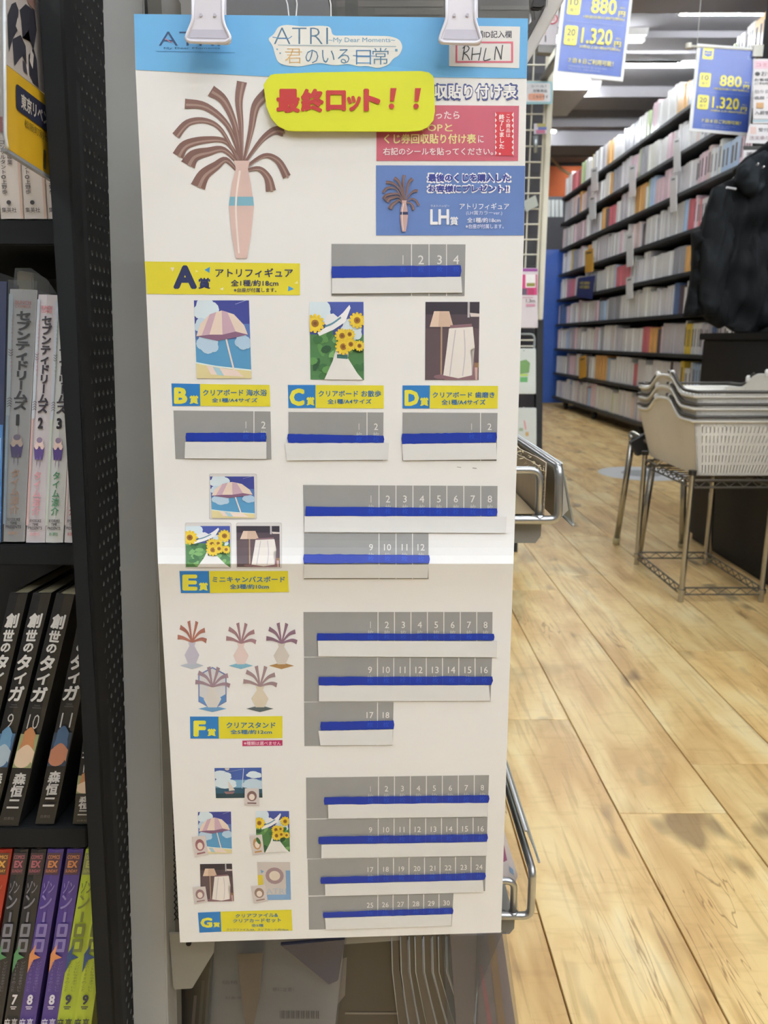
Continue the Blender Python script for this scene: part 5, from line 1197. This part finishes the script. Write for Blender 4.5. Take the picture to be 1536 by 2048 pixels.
def wide(q):
    ik = Ink(warp=U(q), clip=True); ik.rect(0, 0, 1, 1, '3c58a0'); ik.rect(0, .4, 1, .72, '7ca8c8'); ik.rect(0, .66, 1, 1, '2c5870'); ik.rect(0, .85, 1, 1, '24404c'); cloud(ik, .12, .2, 1.2); cloud(ik, .18, .45, 1.4); cloud(ik, .82, .2, .9); cloud(ik, .8, .5, 1.4, 'c0d4e4'); ik.ell(.27, .02, .05, .06, 'c8c0b8'); ik.stroke([(.62, .02), (.60, .3), (.57, .68)], .014, 'd8e0e8'); ik.stroke([(.2, .15), (.6, .04)], .01, '9cb0d0'); ik.poly([(.18, .78), (.42, .78), (.37, .86), (.22, .86)], '8c6c70'); ik.poly([(.28, .42), (.29, .76), (.42, .74)], 'd8d0c8')
    card(ik, [(.63, .68), (.93, .68), (.94, 1.24), (.62, 1.24)]) if False else None
    lay(ik, 'picture'); ik = Ink(); card(ik, [(490, 1576), (518, 1576), (519, 1611), (489, 1610)]); lay(ik, 'card_print', .0006)
wide([(429, 1536), (523, 1535), (525, 1595), (432, 1596)])
beach([(396, 1624), (462, 1623), (464, 1706), (398, 1707)]); field([(512, 1622), (578, 1622), (580, 1703), (513, 1705)], .8); room([(400, 1728), (464, 1727), (468, 1802), (402, 1803)])
ik = Ink(clip=True, warp=U([(514, 1724), (580, 1724), (582, 1799), (518, 1800)])); ik.rect(0, 0, 1, 1, 'c8c0bc'); ik.rect(0, .34, .16, 1, 'd4c040'); ik.rect(.86, .22, 1, 1, '7ca0c8'); ik.rect(.2, .86, 1, 1, '80a4cc'); ik.poly([(.1, .2), (.2, .24), (.12, .3)], '6c9cc8'); ik.text('ATRI', (.24, .70, .86, .84), 'a0b4c8', -.01); ik.ell(.52, .36, .28, .22, '9c8488', 16); ik.ell(.52, .36, .17, .13, 'd8ccbc', 14); lay(ik, 'picture')
for q, c in (([(384, 1673), (411, 1670), (417, 1708), (390, 1714)], '9c6870'), ([(500, 1671), (524, 1668), (529, 1706), (506, 1710)], 'b88c5c'), ([(386, 1774), (411, 1772), (416, 1803), (389, 1808)], '98787c'), ([(502, 1772), (530, 1768), (536, 1801), (508, 1806)], '8c7468')):
    ik = Ink(); card(ik, q, 'd0c8c6', c); lay(ik, 'card_print', .0006)
# ---- number tables, marker lines, ticket strips
GR, NUM = '949494', 'e2e0de'
tape_m = M('ticket_tape', 'dcdcdc', .6, var=.03, scale=90)
def table(q, divs, nums, cx, ny, blue, white, faint=True):
    """q grey quad; ny=(y0 left,y1 left,y0 right,y1 right) of numerals; blue & white quads"""
    ik = Ink(); ik.poly(q, GR)
    sl = lambda x, a, b: a+(b-a)*(x-q[0][0])/(q[1][0]-q[0][0])
    for d in divs:
        yt, yb = sl(d, q[0][1], q[1][1]), sl(d, q[3][1], q[2][1]); ik.poly([(d-.9, yt), (d+.9, yt), (d+.9, yb), (d-.9, yb)], 'e0dedc')
    for n, x in zip(nums, cx):
        a = ny[0]+(ny[2]-ny[0])*(x-cx[0])/max(1, cx[-1]-cx[0]); h = ny[1]-ny[0]; w_ = (h*.62 if n > 9 else h*.30) if n != 1 else h*.2
        V_, _ = text_mesh(str(n), 0.); w_ = h*.5*(V_[:, 0].max()-V_[:, 0].min())/(V_[:, 1].max()-V_[:, 1].min()); ik.text(str(n), (x-w_, a, x+w_, a+h), NUM, .006)
        ik.text('枚', (x-6, a+h+4, x+6, a+h+17), 'c8c6c4', 0)
    lay(ik, 'number_table')
    # marker stroke: slightly uneven edges
    n = 24; T = [quadpoint(blue, i/n, 0) for i in range(n+1)]; Bt = [quadpoint(blue, 1-i/n, 1) for i in range(n+1)]
    T = [(x, y+rnd.uniform(-.5, .5)) for x, y in T]; Bt = [(x, y+rnd.uniform(-.5, .7)) for x, y in Bt]
    ik = Ink(); ik.poly(T+[(blue[1][0]+1.5, (blue[1][1]+blue[2][1])/2)]+Bt+[(blue[0][0]-1.2, (blue[0][1]+blue[3][1])/2)], '08309c')
    for nn, x in zip(nums, cx):
        a = ny[0]+(ny[2]-ny[0])*(x-cx[0])/max(1, cx[-1]-cx[0])+(ny[1]-ny[0])+5
        ym = max(a, sl(x, blue[0][1], blue[1][1])+2)
        if x < blue[1][0]-4: ik.text('枚', (x-6, ym, x+6, min(ym+11, sl(x, blue[3][1], blue[2][1])-2)), '2050bc', 0)
    for d in divs: 
        if blue[0][0] < d < blue[1][0]: ik.rect(d-.4, sl(d, blue[0][1], blue[1][1])+1, d+.4, sl(d, blue[3][1], blue[2][1])-1, '2c54b4')
    lay(ik, 'marker_line', .0012)
    # the strip of ticket stubs: thin raised slab over the sheet
    rows = [white[0][1]] if True else []
    ys_ = sorted([min(white[0][1], white[1][1])]+[r for r in PS.rows if max(white[0][1], white[1][1])+1 < r < min(white[2][1], white[3][1])-1]+[max(white[2][1], white[3][1])])
    V = []; Fc = []; m = 6
    for k, y in enumerate(ys_):
        for i in range(m+1):
            a = i/m
            if k == 0: p = quadpoint(white, a, 0)
            elif k == len(ys_)-1: p = quadpoint(white, a, 1)
            else:
                yl, yr = white[3][1], white[2][1]
                b = (y-(white[0][1]*(1-a)+white[1][1]*a))/((yl*(1-a)+yr*a)-(white[0][1]*(1-a)+white[1][1]*a)); p = quadpoint(white, a, b)
            V.append(p)
    V = np.array(V, float); top = PS.map(V[:, 0], V[:, 1], np.full(len(V), .0011)); bot = PS.map(V[:, 0], V[:, 1], np.full(len(V), .00045)); N_ = len(V)
    for k in range(len(ys_)-1):
        for i in range(m):
            a = k*(m+1)+i; f = (a, a+1, a+m+2, a+m+1); Fc += [f, tuple(N_+z for z in reversed(f))]
        for i in (0, m): a = k*(m+1)+i; Fc.append((a, a+m+1, N_+a+m+1, N_+a))
    for k in (0, len(ys_)-1):
        for i in range(m): a = k*(m+1)+i; Fc.append((a, a+1, N_+a+1, N_+a))
    obj('ticket_strip', np.vstack([top, bot]), Fc, tape_m, po)
table([(663, 488), (931, 489), (929, 592), (663, 592)], (823, 858, 893), (1, 2, 3, 4), (806, 842, 879, 912), (511, 529, 511, 529), [(664, 534), (921, 532), (920, 554), (664, 557)], [(664, 557), (922, 554.5), (924, 586), (664, 588)])
table([(347, 821), (541, 823), (543, 919), (351, 918)], (508,), (1, 2), (492, 527), (843, 857, 843, 857), [(373, 866), (532, 866), (532, 883), (373, 883)], [(371, 884), (533, 884), (533, 918), (370, 917)])
table([(577, 824), (767, 825), (766, 921), (577, 921)], (734,), (1, 2), (718, 752), (847, 860, 847, 860), [(576, 868), (767, 872), (767, 886), (577, 886)], [(570, 886), (778, 886), (776, 920), (574, 921)])
table([(805, 825), (995, 826), (993, 922), (805, 921)], (961,), (1, 2), (943, 979), (847, 860, 847, 860), [(804, 868), (992, 865), (991, 885), (804, 888)], [(804, 888), (992, 886), (993, 919), (806, 921)])
d8 = lambda a, s, n=7: tuple(a+s*i for i in range(n))
table([(606, 970), (995, 972), (994, 1064), (608, 1065)], d8(758, 33.9), range(1, 9), d8(742, 33.9, 8), (991, 1005, 991, 1005), [(612, 1013), (993, 1017), (992, 1032), (611, 1032)], [(609, 1032), (1013, 1033), (1011, 1066), (609, 1064)])
table([(608, 1066.5), (857, 1066.5), (857, 1158), (608, 1158)], (758, 792, 825), range(9, 13), (742, 775, 809, 842), (1088, 1101, 1088, 1101), [(608, 1108), (858, 1110), (858, 1126), (608, 1126)], [(608, 1129), (857, 1129), (855, 1156), (608, 1156)])
table([(607, 1224), (985, 1224), (984, 1313), (608, 1313)], d8(756, 32.9), range(1, 9), d8(741, 32.8, 8), (1243, 1256, 1243, 1256), [(635, 1266), (987, 1267), (987, 1280), (634, 1280)], [(636, 1281), (994, 1282), (993, 1314), (637, 1312)])
table([(608, 1315), (984, 1315), (981, 1402), (608, 1403)], d8(755, 32.5), range(9, 17), d8(740, 32.6, 8), (1333, 1346, 1333, 1346), [(638, 1353), (984, 1352), (982, 1369), (638, 1370)], [(638, 1370), (977, 1370), (980, 1401), (638, 1402)])
table([(608, 1404.5), (787, 1404.5), (785, 1490), (609, 1492)], (755,), (17, 18), (740, 772), (1424, 1436, 1424, 1436), [(642, 1443), (787, 1440), (787, 1457), (642, 1460)], [(637, 1461), (785, 1458), (785, 1489), (641, 1490)])
table([(612, 1555), (978, 1550), (975, 1632), (613, 1637)], d8(757, 31.9), range(1, 9), d8(741, 31.9, 8), (1572, 1583, 1569, 1580), [(649, 1593), (977, 1589), (976, 1604), (649, 1608)], [(656, 1608), (976, 1604), (974, 1632), (657, 1636)])
table([(613, 1639), (975, 1634), (973, 1710), (614, 1717)], d8(756.5, 31.6), range(9, 17), d8(741, 31.5, 8), (1654, 1665, 1651, 1662), [(638, 1672), (974, 1667), (973, 1682), (638, 1687)], [(643, 1688), (974, 1683), (973, 1710), (643, 1715)])
table([(615, 1718.5), (972, 1712), (970, 1782), (617, 1791)], d8(756, 31), range(17, 25), d8(741, 31, 8), (1734, 1744, 1728, 1738), [(642, 1753), (970, 1744), (968, 1758), (642, 1766)], [(650, 1767), (965, 1759), (967, 1783), (651, 1791)])
table([(617, 1793), (907, 1786.5), (903, 1851), (618, 1859)], d8(755.5, 30.6, 5), range(25, 31), d8(740, 30.6, 6), (1805, 1815, 1800, 1810), [(647, 1823), (905, 1814), (905, 1826), (647, 1834)], [(650, 1835), (903, 1827), (902, 1850), (652, 1858)])
ik = Ink(); ik.stroke([(914, 934), (922, 935)], 1, '8c8a88').stroke([(945, 936), (953, 937)], 1.2, '6c6a6a'); lay(ik, 'faint_marks')

# ---- yellow final-lot notice stuck over the poster
NT = Plane(PS.map([700], [200])[0][1]/(cp-(200-1024)/F*sp)-.004, .075, 200)
nt_ = thing('yellow_notice', 'bright yellow rounded notice with red lettering stuck on the poster', 'notice', tuple(NT.map([700], [262])[0]))
slab('card', [(533, 160), (541, 150), (549, 148), (620, 145), (700, 143.5), (842, 142), (858, 145), (866, 152), (868.5, 162), (870, 222), (867, 240), (856, 254), (840, 261), (815, 263), (700, 262.5), (590, 262), (575, 261), (556, 252), (542, 236), (533, 214), (529, 185), (527, 170)], NT, .0012, M('notice_yellow', 'd8dc24', .5, var=.02), nt_)
ik = Ink(); RD = 'b8302c'
ik.text('最', (553, 178, 600, 226), RD, .05).text('終', (602, 178, 648, 225), RD, .05).text('ロ', (652, 181, 692, 222), RD, .05).text('ッ', (694, 192, 722, 223), RD, .05).text('ト', (727, 178, 761, 223), RD, .06)
for x in (786, 835): ik.poly([(x-5, 177), (x+7, 177), (x+2, 203), (x-6, 203)], RD); ik.ell(x-3, 213, 5.5, 5.2, RD, 16)
ik.lay('notice_lettering', NT, nt_, off=.0003)

# ---- white clips
clipm = M('clip_plastic', 'e0dee8', .3, var=.02, coat=.5); clipin = M('clip_recess', 'c4c2d2', .35, var=.02)
def clip(label, xl, xr, tl, tr, nl, nr, yb):
    S1 = Plane(.474, .085, 60)
    t = thing('white_clip', label, 'clip', tuple(S1.map([(xl+xr)/2], [yb])[0]), 'white plastic clips holding the poster')
    out = [(tl, -110), (tr, -110), (tr, 0), (nr, 40), (nr+4, 55), (xr-2, 72), (xr+1, 80), (xr-3, yb-1), (xr-9, yb), (xl+9, yb-3), (xl+3, yb-4), (xl-1, yb-10), (xl+3, yb-20), (nl-4, 52), (nl, 38), (tl, 0)]
    slab('strap', out, S1, .0022, clipm, t, bevel=.0006)
    # raised rim around the flared end and the sunken window
    rim = [(nl, -20), (nl, 40), (nl-5, 54), (xl+4, yb-18), (xl+2, yb-9), (xl+10, yb-4), ((xl+xr)/2, yb-3), (xr-9, yb-3), (xr-1, yb-10), (xr-3, yb-17), (nr+4, 54), (nr, 40), (nr, -20)]
    a = S1.map([p[0] for p in rim], [p[1] for p in rim], .0004); G().tube(rounded(a, .002, 3), .0010, 8).obj('rim', clipm, t, smooth=True)
    slab('window', round_poly([(nl-2, 59), (nr+2, 60), (xr-8, yb-11), (xl+9, yb-12)], 3), S1, .0008, clipin, t, off=.0003)
    for x in (nl+(nr-nl)*.27, nl+(nr-nl)*.73): q = S1.map([x], [31])[0]; G().tube([q-np.array((0, .0009, 0)), q], .0010, 8).obj('pin', clipin, t)
    slab('back_jaw', [(nl+2, -110), (nr+6, -110), (nr+6, 30), (xr-6, 60), (xl+6, 58), (nl+2, 30)], Plane(.494, .085, 60), .002, clipm, t, bevel=.0005)
    return t
clip('left white plastic clip gripping the poster top', 370, 462, 383, 447, 386, 446, 88)
clip('right white plastic clip gripping the poster top', 877, 963, 891, 951, 893, 950, 90)
# ------------------------------------------------------------------ done
